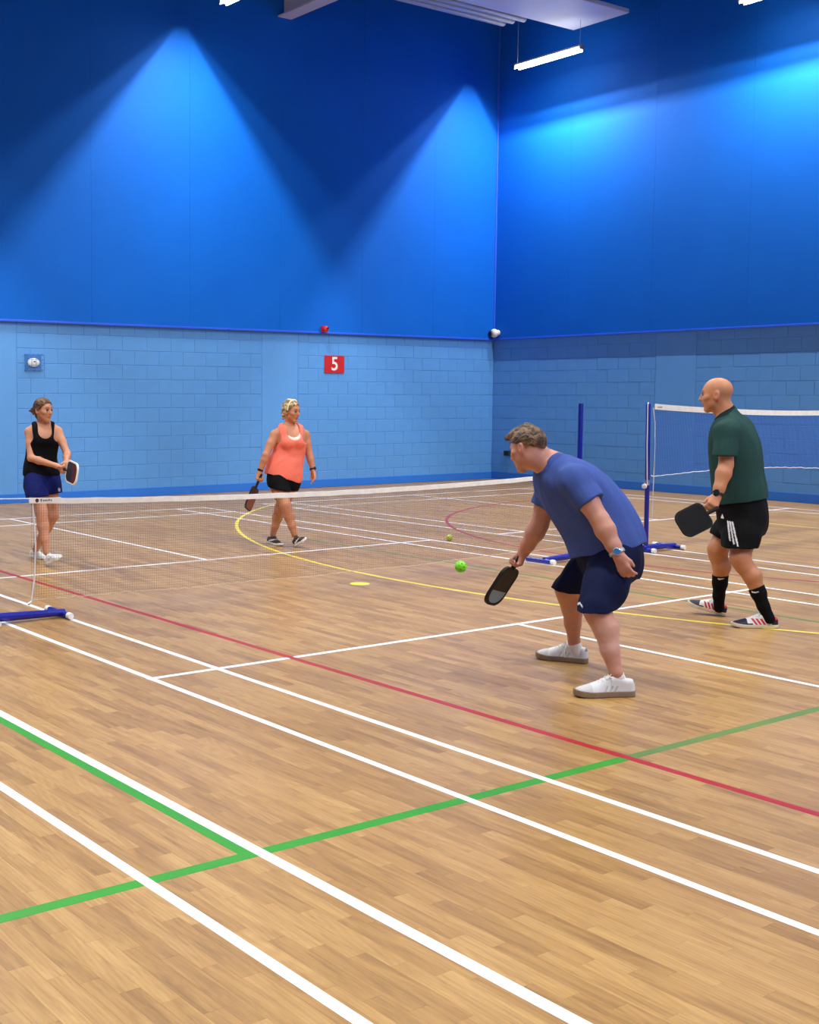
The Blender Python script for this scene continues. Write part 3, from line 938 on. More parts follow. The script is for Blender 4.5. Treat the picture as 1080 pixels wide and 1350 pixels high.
def head(S, c, F, U, sc_=1., male=True, neck=None, neck_r=.055, mouth_open=0.):
    """adds skull, face and ears to S ; returns a function mapping (forward, up, left) to the world"""
    F, U, L = orth(F, U); c = V3(c)
    H = lambda f, u, l=0.: c + sc_ * (F * f + U * u + L * l)
    q = sc_
    S.ell(H(-.012, .036), (F, U, L), (.096 * q, .086 * q, .077 * q), .02)
    S.ell(H(.028, -.012), (F, U, L), (.064 * q, .088 * q, .064 * q), .025)          # face block
    S.cap(H(.022, -.055, .030), H(.052, -.088, .012), .030 * q, .022 * q, .02)         # jaws
    S.cap(H(.022, -.055, -.030), H(.052, -.088, -.012), .030 * q, .022 * q, .02)
    S.cap(H(.060, -.094, .006), H(.060, -.094, -.006), .020 * q, .020 * q, .015)       # chin
    S.cap(H(.078, .030, .032), H(.078, .030, -.032), .011 * q, .011 * q, .015)          # brow
    S.cap(H(.083, .020), H(.104, -.022), .009 * q, .0125 * q, .008)                     # nose
    for s in (1, -1):
        S.cap(H(.092, -.026, .010 * s), H(.086, -.026, .014 * s), .008 * q, .006 * q, .006)
        S.ell(H(.086, .010, .031 * s), (F, U, L), (.012 * q, .011 * q, .016 * q), .010, sub=True)
        S.cap(H(.062, -.018, .044 * s), H(.050, -.010, .058 * s), .018 * q, .014 * q, .015)   # cheeks
        # ears
        S.ell(H(-.014, -.002, .0775 * s), (F - .30 * L * s, U + .12 * F, L * s + .30 * F), (.021 * q, .033 * q, .0105 * q), .008)
        S.ell(H(-.008, .001, .0870 * s), (F - .30 * L * s, U, L * s + .30 * F), (.012 * q, .019 * q, .007 * q), .004, sub=True)
    S.cap(H(.084, -.052, .016), H(.084, -.052, -.016), .0085 * q, .0085 * q, .007)     # lips
    S.cap(H(.081, -.063, .012), H(.081, -.063, -.012), .0090 * q, .0090 * q, .007)
    S.cap(H(.094, -.0575, .020), H(.094, -.0575, -.020), .003 * q, .003 * q, .003, sub=True)
    if neck is not None:
        S.cap(H(-.022, -.045), neck, neck_r * .98, neck_r * 1.08, .03)
    H.F, H.U, H.L, H.q = F, U, L, sc_
    return H
def face_spots(H, lip, brow, shade=None):
    sp = []
    q = H.q
    for s in (1, -1):
        for t in (.018, .026, .034, .042):
            sp.append((H(.090 - (t - .018) * .5, .034 + .004 * math.sin((t - .016) * 100), t * s), .0085 * q, brow, .8))
        sp.append((H(.080, .010, .031 * s), .019 * q, tuple(np.array(brow) * .5 + np.array((.10, .05, .03))), .45))  # eye socket shade painted into the skin
    for t in (-.014, 0, .014):
        sp.append((H(.093, -.0575, t), .011 * q, lip, .75))
    sp.append((H(.106, -.030, .007), .006 * q, lip, .4)); sp.append((H(.106, -.030, -.007), .006 * q, lip, .4))
    return sp
def eyes(H, parent):
    for s in (1, -1):
        e = MB().lathe([(.0115 * math.sin(a), -.0115 * math.cos(a)) for a in np.linspace(.05, math.pi * .72, 9)], c=H(.0745, .009, .031 * s), axis=H.F, seg=12).build('eye', eye_w, parent, smooth=True)
        e.matrix_parent_inverse = Matrix.Translation(parent.location).inverted()
        i = MB().lathe([(.0074, .0), (.0070, .0032), (.003, .0046)], c=H(.0745, .009, .031 * s) + H.F * .0078, axis=H.F, seg=12).build('iris', eye_d, e)
def hand(S, wrist, d, pn, side, curl=.35, spread=.0, sc_=1., thumb=(.75, .5, .25), r=1., grip=None):
    """palm, four unequal bent fingers and a thumb. d : pointing direction, pn : palm normal (fingers bend that way), side : +1/-1 thumb side"""
    d = unit(d); pn = V3(pn); pn = unit(pn - d * (pn @ d)); lt = np.cross(d, pn) * side      # lt points to the thumb side
    wrist = V3(wrist); q = sc_
    W = lambda a, b, c_: wrist + q * (d * a + lt * b + pn * c_)
    S.cap(wrist - d * .01, W(.02, 0, 0), .024 * r, .026 * r, .015)
    for b_ in (-.026, -.009, .009, .026):
        S.cap(W(.022, b_ * .6, 0), W(.082, b_, 0), .0155 * q * r, .0125 * q * r, .012)
    lens = (.064, .076, .080, .070)[::1]
    for i, b_ in enumerate((-.029, -.010, .010, .029)):
        Lf = (.058, .070, .076, .068)[i] * q
        p = W(.080, b_, 0); ang = 0.
        c_ = (curl if grip is None else grip)
        for j, fr in enumerate((.44, .31, .25)):
            ang += c_ * (.8, 1.15, .9)[j]
            dr = d * math.cos(ang) + pn * math.sin(ang) + lt * spread * (b_ / .029)
            p2 = p + unit(dr) * Lf * fr
            S.cap(p, p2, (.0098, .0090, .0082)[j] * q * r, (.0090, .0082, .0070)[j] * q * r, .004)
            p = p2
    t0 = W(.022, .022, .004); a, b_, c_ = thumb
    t1 = t0 + unit(d * a + lt * b_ + pn * c_) * .042 * q
    t2 = t1 + unit(d * (a + .35) + lt * (b_ - .35) + pn * (c_ + .15)) * .030 * q
    S.cap(t0, t1, .0150 * q * r, .0110 * q * r, .012); S.cap(t1, t2, .0108 * q * r, .0085 * q * r, .005)

def shoe(parent, heel, toe, up=(0, 0, 1), width=1., upper=None, sole_c=(1, 1, 1), lace_c=(.9, .9, .9), sole_t=.026, hmul=1.):
    """trainer : upper with collar and tongue, sole and laces. heel and toe are on the sole"""
    heel, toe = V3(heel), V3(toe)
    X, Zs, Y = orth(toe - heel, up); l = np.linalg.norm(toe - heel)
    G = lambda x, y, z: heel + X * x + Y * y + Zs * z
    R = np.array([X, Y, Zs])
    outl = [(.036, .035), (.3 * l, .035), (.5 * l, .037), (.70 * l, .046), (l - .040, .039)]
    def loc(Xg, Yg, Zg):
        return [(Xg - heel[0]) * R[i][0] + (Yg - heel[1]) * R[i][1] + (Zg - heel[2]) * R[i][2] for i in range(3)]
    def out2(x, y):
        d = None
        for (x0, r0), (x1, r1) in zip(outl, outl[1:]):
            t = np.clip((x - x0) / (x1 - x0), 0, 1)
            e = np.sqrt((x - (x0 + (x1 - x0) * t)) ** 2 + y ** 2) - (r0 + (r1 - r0) * t) * width
            d = e if d is None else np.minimum(d, e)
        return d
    def sole_f(Xg, Yg, Zg):
        x, y, z = loc(Xg, Yg, Zg)
        lift = .012 * np.clip((x - .72 * l) / (.28 * l), 0, 1) ** 2
        zz = z - lift
        d = np.maximum(out2(x, y), np.abs(zz - sole_t / 2) - sole_t / 2)
        return d
    hp = [(0, .070), (.16, .074), (.30, .086), (.44, .088), (.60, .066), (.8, .050), (1.0, .036)]
    def up_f(Xg, Yg, Zg):
        x, y, z = loc(Xg, Yg, Zg)
        t = x / l
        hgt = np.interp(t, [a for a, _ in hp], [b * hmul for _, b in hp]).astype(np.float32)
        hgt = hgt - 2.2 * np.abs(y) ** 1.55 * np.where(t > .40, 1, .12)
        a = out2(x, y) + .002 + np.clip(z - .03, 0, 1) * np.where(t < .42, .06, .30)
        b = (z - hgt) * .8
        k = .022; hh = np.maximum(k - np.abs(a - b), 0) / k
        d = np.maximum(a, b) + hh * hh * k * .25
        return np.maximum(d, -z + sole_t * .6)
    corners = [G(x, y, z) for x in (0, l) for y in (-.06, .06) for z in (0, .11)]
    lo, hi = np.min(corners, 0), np.max(corners, 0)
    S = Sdf(.0032).fun(up_f, lo, hi)
    cf = (lambda V: upper((V - heel) @ R.T / np.array([l, 1, 1]))) if callable(upper) else const(upper)
    o = S.mesh('shoe', shoe_m, parent, cf)
    So = Sdf(.0035).fun(sole_f, lo, hi)
    so = So.mesh('sole', shoe_m, o, const(sole_c), smooth_it=1)
    so.matrix_parent_inverse = Matrix()
    b = MB()
    for i, t in enumerate((.43, .49, .55, .61)):
        z = np.interp(t, [a for a, _ in hp], [c for _, c in hp]) * hmul
        b.tube([G(t * l - .004, -.022, z - .012), G(t * l, -.010, z - .001), G(t * l + .003, .010, z - .001), G(t * l - .002, .022, z - .012)], .0028, 5)
    b.tube([G(.41 * l, 0, .085 * hmul), G(.42 * l, .022, .094 * hmul), G(.47 * l, .030, .080 * hmul), G(.43 * l, .004, .086 * hmul)], .0026, 5)
    b.tube([G(.41 * l, 0, .085 * hmul), G(.42 * l, -.022, .094 * hmul), G(.47 * l, -.030, .080 * hmul), G(.43 * l, -.004, .086 * hmul)], .0026, 5)
    lc = mat('lace_%d' % int(1000 * sum(lace_c)), lace_c, .8, .2)
    lo_ = b.build('lace', lc, o)
    lo_.matrix_parent_inverse = Matrix()
    return o
def rel(o, parent):
    """keep world coordinates of a mesh built in world space under a parent"""
    o.parent = parent
    o.matrix_parent_inverse = Matrix.Translation(parent.location).inverted()
    return o
def watch(parent, wrist, axis, out, r, strap_c, face_c, rim_c, fr=.019):
    axis = unit(axis); out = V3(out); out = unit(out - axis * (out @ axis)); sd = np.cross(axis, out)
    sm = mat('strap_%d' % int(sum(strap_c) * 1000), strap_c, .4, .5, metal=.6 if sum(strap_c) > .6 else 0.)
    b = MB(); n = 20
    for w0, w1, in ((-.009, .009),):
        ring = []
        for i in range(n):
            a = 2 * math.pi * i / n
            dr = out * math.cos(a) + sd * math.sin(a)
            ring.append((V3(wrist) + dr * (r) + axis * w0, V3(wrist) + dr * (r + .004) + axis * w0, V3(wrist) + dr * (r + .004) + axis * w1, V3(wrist) + dr * r + axis * w1))
        for q in ring: b.v += [Vector(x) for x in q]
        for i in range(n):
            a = 4 * i; c = 4 * ((i + 1) % n)
            for k in range(4): b.f.append([a + k, a + (k + 1) % 4, c + (k + 1) % 4, c + k])
    o = rel(b.build('wrist_watch', sm, None, smooth=False), parent)
    c0 = V3(wrist) + out * (r - .001)
    cs = rel(MB().lathe([(fr * .9, 0), (fr, .003), (fr, .008), (fr * .88, .010)], c=c0, axis=out, seg=20).build('watch_case', mat('watch_rim_%d' % int(sum(rim_c) * 1000), rim_c, .25, .5, metal=.7), None, smooth=True), o)
    rel(MB().lathe([(fr * .8, .0095), (fr * .78, .0108)], c=c0, axis=out, seg=20).build('watch_dial', mat('watch_dial_%d' % int(sum(face_c) * 1000), face_c, .15, .6), None), o)
    return o
def paddle(name, label, grip, axis, normal, wid, ln, face_c, rim_c, handle_c, corner=.07, face2=None, neck=.03, hl=.13, face_b=None):
    """pickleball paddle : rounded rectangular blade, edge guard, neck and wrapped handle. grip is the middle of the handle"""
    ax = unit(axis); nn = V3(normal); nn = unit(nn - ax * (nn @ ax)); sd = np.cross(nn, ax)
    g = V3(grip)
    t = tag(empty(name, Vector(g)), label, 'paddle', 'pickleball paddles held by the players')
    W = lambda a, s, n_: Vector(ax * a + sd * s + nn * n_)
    def rr(grow=0.):
        hw = wid / 2 + grow; a0 = hl / 2 + neck - grow; a1 = hl / 2 + neck + ln + grow
        pts = []
        for (sa, ss, c, st) in ((1, 1, corner, 0), (-1, 1, corner * .8, 90), (-1, -1, corner * .8, 180), (1, -1, corner, 270)):
            ca = (a1 - c) if sa > 0 else (a0 + c); cs_ = ss * (hw - c)
            for k in range(9):
                an = math.radians(st + 90 * k / 8)
                pts.append((ca + c * math.cos(an), cs_ + c * math.sin(an)))
        return pts
    def slab(pts, z0, z1, bev=.0):
        b = MB(); n = len(pts)
        for z in (z0, z1):
            b.v += [W(a, s, z) for a, s in pts]
        b.f.append(list(range(n))[::-1]); b.f.append([n + i for i in range(n)])
        b.f += [[i, (i+1) % n, n + (i+1) % n, n + i] for i in range(n)]
        return b
    th = .007
    bl = slab(rr(-.003), -th + .0006, th - .0006).build('blade', mat('paddle_core', srgb(30, 30, 34), .5, .3), t)
    fm = mat(name + '_face_' + str(int(sum(face_c) * 1e4)), face_c, .6, .15, noise_amt=.06, noise_scale=200)
    slab(rr(-.011), th - .001, th + .0002).build('blade_face', fm, t)
    slab(rr(-.011), -th - .0002, -th + .001).build('blade_face', mat(name + '_face_' + str(int(sum(face_b or face_c) * 1e4)), face_b or face_c, .6, .15, noise_amt=.06, noise_scale=200), t)
    if face2:
        pts = [(a, s) for a, s in rr(-.016)]
        mid = hl / 2 + neck + ln * face2[1]
        pp = [(max(a, mid) if face2[2] > 0 else min(a, mid), s) for a, s in pts]
        b = slab(pp, th, th + .0006); b2 = slab(pp, -th - .0006, -th)
        n = len(b.v); b.v += b2.v; b.f += [[n + i for i in f] for f in b2.f]
        b.build('face_print', mat(name + '_print_' + str(int(sum(face2[0]) * 1e4)), face2[0], .45, .4), t)
    # edge guard : ring
    o1, o0 = rr(.002), rr(-.010)
    b = MB(); n = len(o1)
    for pts, z in ((o0, -th - .0015), (o1, -th - .0005), (o1, th + .0005), (o0, th + .0015)):
        b.v += [W(a, s, z) for a, s in pts]
    for k in range(4):
        for i in range(n):
            b.f.append([k * n + i, k * n + (i+1) % n, ((k+1) % 4) * n + (i+1) % n, ((k+1) % 4) * n + i])
    b.build('edge_guard', mat('guard_' + str(int(sum(rim_c) * 1e4)), rim_c, .55, .2), t)
    hb = MB().tube([W(-hl/2 - .004, 0, 0), W(-hl/2, 0, 0), W(-hl/2 + .012, 0, 0), W(-hl/2 + .02, 0, 0), W(hl/2, 0, 0), W(hl/2 + neck + .01, 0, 0)], [.012, .0175, .0175, .0150, .0140, .0110], 10)
    hd = hb.build('handle', mat('grip_' + str(int(sum(handle_c) * 1e4)), handle_c, .7, .3, bump=.3, bump_scale=150), t, smooth=True)
    return t
def person(name_loc, label, group=None):
    t = tag(empty('person', name_loc), label, 'person')
    return t
# ------------------------------------------------------------------ the players
def hairdo(parent, H, base, extra=None, cuts=None, inf=.010, seed=0, streak=None, amp=.004):
    q = H.q
    S = Sdf(.0042)
    S.ell(H(-.014, .038), (H.F, H.U, H.L), ((.098 + inf) * q, (.088 + inf) * q, (.079 + inf) * q), .02)
    if extra: extra(S)
    for p, n in (cuts or []): S.cut(p, n)
    def cf(V):
        X = np.stack([(V - H(0, 0)) @ H.F, (V - H(0, 0)) @ H.U, (V - H(0, 0)) @ H.L], 1)
        n = fbm(X * np.array((25, 90, 120)), 1., seed)
        out = np.array(base)[None] * (1 + .45 * n[:, None])
        if streak is not None:
            w_ = np.clip((fbm(X * np.array((14, 40, 55)), 1., seed + 9) + .15) * 2.2, 0, 1)[:, None]
            out = out * (1 - w_) + np.array(streak) * w_
        return np.clip(out, .002, 1)
    def dp(V):
        X = np.stack([(V - H(0, 0)) @ H.F, (V - H(0, 0)) @ H.U, (V - H(0, 0)) @ H.L], 1)
        return amp * fbm(X * np.array((30, 70, 110)), 1., seed)
    return S.mesh('hair', hair_m, parent, cf, dp)

def near_cut(S, p, n, c, rad):
    """cut off only what lies within rad of c"""
    p, n, c = V3(p), unit(n), V3(c)
    def f(X, Y, Z):
        d = -((X - p[0]) * n[0] + (Y - p[1]) * n[1] + (Z - p[2]) * n[2])
        r_ = np.sqrt((X - c[0]) ** 2 + (Y - c[1]) ** 2 + (Z - c[2]) ** 2) - rad
        return np.maximum(d, r_)
    S.fun(f, c - rad, c + rad, .004, sub=True)

# ======== woman in the black tank top
pw = person(Vector((-2.7359, -1.4372, 0.0000)), 'woman in black tank top and navy shorts holding a paddle in both hands')
RV, TV = frame((-2.7359, -1.4372, 0.0000))
fac = .15 * RV + .989 * TV; lat = .989 * RV - .15 * TV
sk1 = srgb(202, 142, 110)
secs = [((-2.7720, -1.4053, 0.7343), .140, .095), ((-2.7782, -1.4057, 0.8003), .158, .110), ((-2.8003, -1.4062, 0.9097), .140, .100), ((-2.8158, -1.3979, 1.0120), .122, .088),
        ((-2.8157, -1.3850, 1.1075), .128, .094), ((-2.8150, -1.3723, 1.1957), .138, .102), ((-2.8258, -1.3626, 1.2542), .142, .080), ((-2.8369, -1.3569, 1.2870), .11, .052)]
TOR = Sdf(.0055).loft(secs, lat); LEG = Sdf(.0055); B = Sdf(.0055).add(TOR)
nb = (-2.8320, -1.3631, 1.3204)
Hd = head(B, (-2.7942, -1.3777, 1.4644), .72 * RV + .69 * TV - .03 * ZV, (-.05, -.02, 1), .96, False, nb, .047)
rs, re, rw = (-2.8753, -1.4898, 1.2585), (-2.7590, -1.5293, 1.0107), (-2.4879, -1.3861, 0.9432)
ls, le, lw = (-2.7765, -1.2343, 1.2610), (-2.6227, -1.2127, 1.0523), (-2.4435, -1.3162, 0.9722)
B.limb([(rs, .046), (lerp(rs, re, .45), .041), (re, .035), (lerp(re, rw, .3), .036), (rw, .024)])
B.limb([(ls, .046), (lerp(ls, le, .45), .040), (le, .034), (lerp(le, lw, .3), .036), (lw, .024)])
B.cap(rs, (-2.8502, -1.4112, 1.2985), .040, .048, .03); B.cap(ls, (-2.8027, -1.3044, 1.2982), .040, .048, .03)
# legs : the right one crosses in front
rh, rk, ra = (-2.7406, -1.5006, 0.7475), (-2.5812, -1.5113, 0.5043), (-2.4840, -1.5060, 0.1288)
lh, lk, la = (-2.8121, -1.3208, 0.7358), (-2.7533, -1.3071, 0.4499), (-3.0067, -1.3720, 0.0923)
LEG.limb([(rh, .093), (lerp(rh, rk, .5), .080), (rk, .056), (lerp(rk, ra, .18), .052)], .03)
LEG.limb([(lerp(rk, ra, .12), .050), (lerp(rk, ra, .35) - .012 * TV, .057), (lerp(rk, ra, .7), .040), (ra, .034)], .02)
LEG.limb([(lh, .093), (lerp(lh, lk, .5), .080), (lk, .056), (lerp(lk, la, .18), .052)], .03)
LEG.limb([(lerp(lk, la, .12), .050), (lerp(lk, la, .35) - .014 * TV, .057), (lerp(lk, la, .7), .040), (la, .034)], .02)
hd = unit(V3((-2.3898, -1.3518, 0.9148)) - V3(rw))
hand(B, rw, hd, (0.5, .3, -.75), 1, grip=.95, sc_=.95)
hand(B, lw, unit(V3((-2.3854, -1.3819, 0.9088)) - V3(lw)), -.6 * RV - .2 * ZV + .2 * TV, -1, grip=.9, sc_=.95)
lips = srgb(176, 84, 80)
sp = face_spots(Hd, lips, srgb(104, 70, 48)) + [(rk, .055, srgb(208, 140, 112), .4), (lk, .055, srgb(204, 138, 110), .4)]
B.add(LEG)
B.mesh('body', skin_m, pw, tints(sk1, sp)); eyes(Hd, pw)
# tank top
T = Sdf(.0055).loft([((-2.7821, -1.4076, 0.8297), .164, .116), ((-2.8003, -1.4062, 0.9097), .150, .110)] + secs[3:], lat, inf=.011)
T.cap((-2.8467, -1.4496, 1.2402), (-2.8648, -1.4324, 1.3021), .047, .044, .02); T.cap((-2.7867, -1.2883, 1.2394), (-2.8037, -1.2875, 1.3016), .047, .044, .02)
T.ell((-2.7124, -1.3658, 1.1768), (RV, TV, ZV), (.060, .055, .058), .04); T.ell((-2.7542, -1.4461, 1.1770), (RV, TV, ZV), (.060, .055, .058), .04)
T.add(TOR, .009)
T.punch((-2.8356, -1.3608, 1.3792), (-2.8277, -1.3640, 1.2652), .066, fac, -.03, .4); T.punch((-2.8370, -1.3599, 1.4013), (-2.8333, -1.3622, 1.3424), .066, fac, -.4, .02)
T.punch((-2.9014, -1.5195, 1.3280), (-2.8859, -1.5119, 1.2107), .060, TV, -.3, .3, .012); T.punch((-2.7560, -1.2129, 1.3276), (-2.7548, -1.2258, 1.2171), .058, TV, -.3, .3, .012)
T.cut((-2.7828, -1.4072, 0.8407), (0.02, .02, -1))
T.mesh('tank_top', cloth_m, pw, const(srgb(6, 6, 9)), folds(.006, (.2, .3, 1), 9, 3))
# shorts
nv = srgb(14, 26, 88)
G = Sdf(.0055).loft([((-2.7969, -1.4040, 0.8877), .142, .100), ((-2.7782, -1.4057, 0.8003), .168, .118), ((-2.7715, -1.4055, 0.7270), .178, .125)], lat)
G.cap((-2.7328, -1.5041, 0.7701), (-2.6276, -1.5276, 0.6323), .108, .112, .03); G.cap((-2.8093, -1.3138, 0.7580), (-2.7574, -1.3077, 0.6277), .108, .108, .03)
G.add(LEG, .007).add(TOR, .003)
G.cut((-2.6811, -1.4980, 0.6417), (.10, .12, -1)); G.cut((-2.7908, -1.4109, 0.9030), (0, 0, 1))
G.lip((-2.6811, -1.4980, 0.6417), (.10, .12, -1), .008, .025)
em = V3((-2.6244, -1.2974, 0.7028))
def scol(V):
    out = np.repeat(np.array(nv)[None], len(V), 0)
    d = V - em; u = d @ RV; z = d[:, 2]
    m_ = (np.abs(u) < .012) & (np.abs(z + u * .4) < .020 - np.abs(u) * .8) & (np.linalg.norm(d, axis=1) < .05)
    out[m_] = srgb(170, 176, 196)
    return out
G.mesh('shorts', cloth_m, pw, scol, folds(.010, (.1, .2, 1), 11, 8))
# hair tied back
def ex1(S):
    S.cap(Hd(-.09, .02), Hd(-.135, .0), .026, .030, .02); S.cap(Hd(-.135, .0, .01), Hd(-.165, -.04, .03), .028, .012, .02)
    S.cap(Hd(-.135, .0, .0), Hd(-.185, -.01, -.02), .018, .006, .015); S.cap(Hd(-.10, -.03, .02), Hd(-.12, -.085, .035), .020, .008, .02)
    S.cap(Hd(-.06, -.02, -.04), Hd(-.075, -.07, -.03), .018, .008, .02)
hairdo(pw, Hd, srgb(84, 56, 36), ex1, [(Hd(.074, .082), Hd.F * .80 - Hd.U * .60)], .007, 4, srgb(128, 92, 60))
# shoes
wht = srgb(236, 238, 240)
def wup(X):
    out = np.repeat(np.array(wht)[None], len(X), 0)
    m_ = (X[:, 0] > .30) & (X[:, 0] < .52) & (np.abs(X[:, 2] - .045 - (X[:, 0] - .4) * .06) < .006)
    out[m_] = srgb(176, 190, 206)
    return out
shoe(pw, (-2.4723, -1.5231, 0.0046), (-2.3321, -1.4109, 0.0898), (.25, 0, 1), .92, wup, srgb(240, 240, 238), (.8, .82, .84))
shoe(pw, (-3.1200, -1.3729, 0.0000), (-2.8612, -1.3318, 0.0000), (0, 0, 1), .92, wup, srgb(240, 240, 238), (.8, .82, .84))
pax = .33 * RV + .93 * TV - .12 * ZV
paddle('pickleball_paddle', 'dark red paddle with white edge held by the woman in black', (-2.4185, -1.3572, 0.9242), pax, -.93 * RV + .34 * TV + .12 * ZV, .205, .27, srgb(98, 44, 44), srgb(236, 236, 232), srgb(28, 28, 30), .068, face2=(srgb(40, 36, 38), .55, -1))

# ======== woman in the coral vest
p2 = person(Vector((-2.6080, 1.4253, 0.0000)), 'woman in coral vest and black shorts walking with a lowered paddle')
RV, TV = frame((-2.6080, 1.4253, 0.0000))
fac = .30 * RV + .954 * TV; lat = .954 * RV - .30 * TV
sk2 = srgb(194, 130, 96)
secs = [((-2.6485, 1.4298, 0.6457), .155, .110), ((-2.6475, 1.4390, 0.7035), .175, .140), ((-2.6466, 1.4579, 0.8358), .165, .130), ((-2.6502, 1.4856, 0.9510), .148, .118),
        ((-2.6449, 1.5067, 1.0502), .148, .120), ((-2.6375, 1.5107, 1.1333), .158, .122), ((-2.6493, 1.5193, 1.1949), .162, .090), ((-2.6622, 1.5235, 1.2359), .125, .058)]
TOR = Sdf(.0055).loft(secs, lat); LEG = Sdf(.0055); B = Sdf(.0055).add(TOR)
nb = (-2.6562, 1.5206, 1.2817)
Hd = head(B, (-2.6192, 1.5065, 1.4395), .80 * RV + .60 * TV - .10 * ZV, (-.02, 0, 1), .99, False, nb, .052)
rs, re, rw = (-2.6956, 1.3421, 1.1923), (-2.6804, 1.2097, 0.9733), (-2.7057, 1.1482, 0.7931)
ls, le, lw = (-2.6140, 1.6965, 1.1848), (-2.5592, 1.7137, 0.9698), (-2.4935, 1.7164, 0.7940)
B.limb([(rs, .051), (lerp(rs, re, .45), .047), (re, .038), (lerp(re, rw, .3), .039), (rw, .027)])
B.limb([(ls, .050), (lerp(ls, le, .45), .045), (le, .037), (lerp(le, lw, .3), .038), (lw, .027)])
B.cap(rs, (-2.6502, 1.4363, 1.2581), .044, .055, .03); B.cap(ls, (-2.6666, 1.6263, 1.2469), .044, .055, .03)
rh, rk, ra = (-2.6027, 1.3180, 0.6447), (-2.4469, 1.3076, 0.4427), (-2.3739, 1.3743, 0.1261)
lh, lk, la = (-2.6746, 1.5331, 0.6317), (-2.6697, 1.4012, 0.3959), (-2.7753, 1.3839, 0.0947)
LEG.limb([(rh, .094), (lerp(rh, rk, .5), .080), (rk, .056), (lerp(rk, ra, .18), .052)], .03)
LEG.limb([(lerp(rk, ra, .12), .051), (lerp(rk, ra, .36) - .014 * TV, .058), (lerp(rk, ra, .7), .041), (ra, .034)], .02)
LEG.limb([(lh, .094), (lerp(lh, lk, .5), .080), (lk, .056), (lerp(lk, la, .18), .052)], .03)
LEG.limb([(lerp(lk, la, .12), .051), (lerp(lk, la, .36) - .014 * TV, .058), (lerp(lk, la, .7), .041), (la, .034)], .02)
hand(B, rw, unit(V3((-2.6948, 1.1156, 0.6962)) - V3(rw)), .5 * RV + .6 * TV, -1, grip=1.0)
hand(B, lw, unit(V3((-2.4296, 1.6878, 0.6742)) - V3(lw)), -.8 * RV + .4 * TV, 1, curl=.28, thumb=(.85, .3, .35))
sp = face_spots(Hd, srgb(160, 78, 72), srgb(92, 64, 48)) + [(rk, .06, srgb(190, 122, 92), .4)]
B.add(LEG)
B.mesh('body', skin_m, p2, tints(sk2, sp)); eyes(Hd, p2)
coral = srgb(246, 124, 104)
T = Sdf(.0055).loft([((-2.6626, 1.4142, 0.6870), .186, .158), ((-2.6632, 1.4243, 0.7696), .182, .155), ((-2.6533, 1.4523, 0.8688), .170, .140)] + secs[3:], lat, inf=.012)
T.cap((-2.6697, 1.4155, 1.1836), (-2.6829, 1.4404, 1.2490), .050, .045, .02); T.cap((-2.6304, 1.6356, 1.1811), (-2.6308, 1.6248, 1.2395), .048, .042, .02)
T.ell((-2.5185, 1.5233, 1.1122), (RV, TV, ZV), (.075, .078, .074), .04); T.ell((-2.5583, 1.4091, 1.1049), (RV, TV, ZV), (.078, .080, .076), .04)
T.add(TOR, .009)
T.punch((-2.6538, 1.5160, 1.3563), (-2.6427, 1.5140, 1.2159), .076, fac, -.03, .4); T.punch((-2.6576, 1.5135, 1.3811), (-2.6525, 1.5103, 1.2985), .074, fac, -.4, .02)
T.punch((-2.7242, 1.3113, 1.2827), (-2.7022, 1.3268, 1.1511), .078, TV, -.3, .3, .012); T.punch((-2.5982, 1.7328, 1.2804), (-2.5936, 1.7231, 1.1557), .060, TV, -.3, .3, .012)
T.cut((-2.6668, 1.4119, 0.7159), unit(V3((-.30 * RV[0] + .10 * TV[0], -.30 * RV[1] + .10 * TV[1], -1))))
T.lip((-2.6668, 1.4119, 0.7159), unit(V3((-.30 * RV[0] + .10 * TV[0], -.30 * RV[1] + .10 * TV[1], -1))), .009, .02)
T.mesh('vest_top', cloth_m, p2, const(coral), folds(.011, (.55, .55, .45), 8, 6))
# pale undershirt at the neckline
U_ = Sdf(.005).loft(secs[4:7], lat, inf=.006)
U_.ell((-2.5225, 1.5264, 1.1120), (RV, TV, ZV), (.062, .066, .062), .04); U_.ell((-2.5623, 1.4121, 1.1047), (RV, TV, ZV), (.064, .068, .064), .04)
U_.punch((-2.6538, 1.5160, 1.3563), (-2.6441, 1.5149, 1.2390), .075, fac, -.03, .4)
U_.cut((-2.5340, 1.4833, 1.1207), (0, 0, -1)); U_.cut((-2.5758, 1.4319, 1.2025), -RV); U_.cut((-2.4888, 1.5616, 1.2029), RV)
U_.mesh('undershirt', cloth_m, p2, const(srgb(244, 214, 204)))
G = Sdf(.0055).loft([((-2.6552, 1.4340, 0.7531), .166, .138), ((-2.6478, 1.4342, 0.6705), .180, .146)], lat)
G.cap((-2.6030, 1.3230, 0.6857), (-2.5302, 1.3101, 0.5840), .108, .098, .03); G.cap((-2.6766, 1.5344, 0.6649), (-2.6615, 1.5080, 0.5667), .106, .098, .03)
nrm = unit(V3((-.16 * RV[0], -.16 * RV[1], -1)))
G.add(LEG, .010).add(TOR, .003)
G.cut((-2.5747, 1.3538, 0.5997), nrm); G.lip((-2.5747, 1.3538, 0.5997), nrm, .008, .02); G.cut((-2.6527, 1.4422, 0.7862), (0, 0, 1))
G.mesh('shorts', cloth_m, p2, const(srgb(7, 7, 10)), folds(.005, (.1, .2, 1), 11, 2))
def ex2(S):
    S.cap(Hd(-.09, .0), Hd(-.115, -.03), .030, .020, .02)
    S.cap(Hd(-.075, -.04, -.03), Hd(-.08, -.085, -.03), .024, .010, .02); S.cap(Hd(.03, .105, 0), Hd(-.05, .112, 0), .020, .022, .03)
hairdo(p2, Hd, srgb(124, 98, 62), ex2, [(Hd(.072, .086), Hd.F * .80 - Hd.U * .60)], .010, 14, srgb(222, 200, 150))
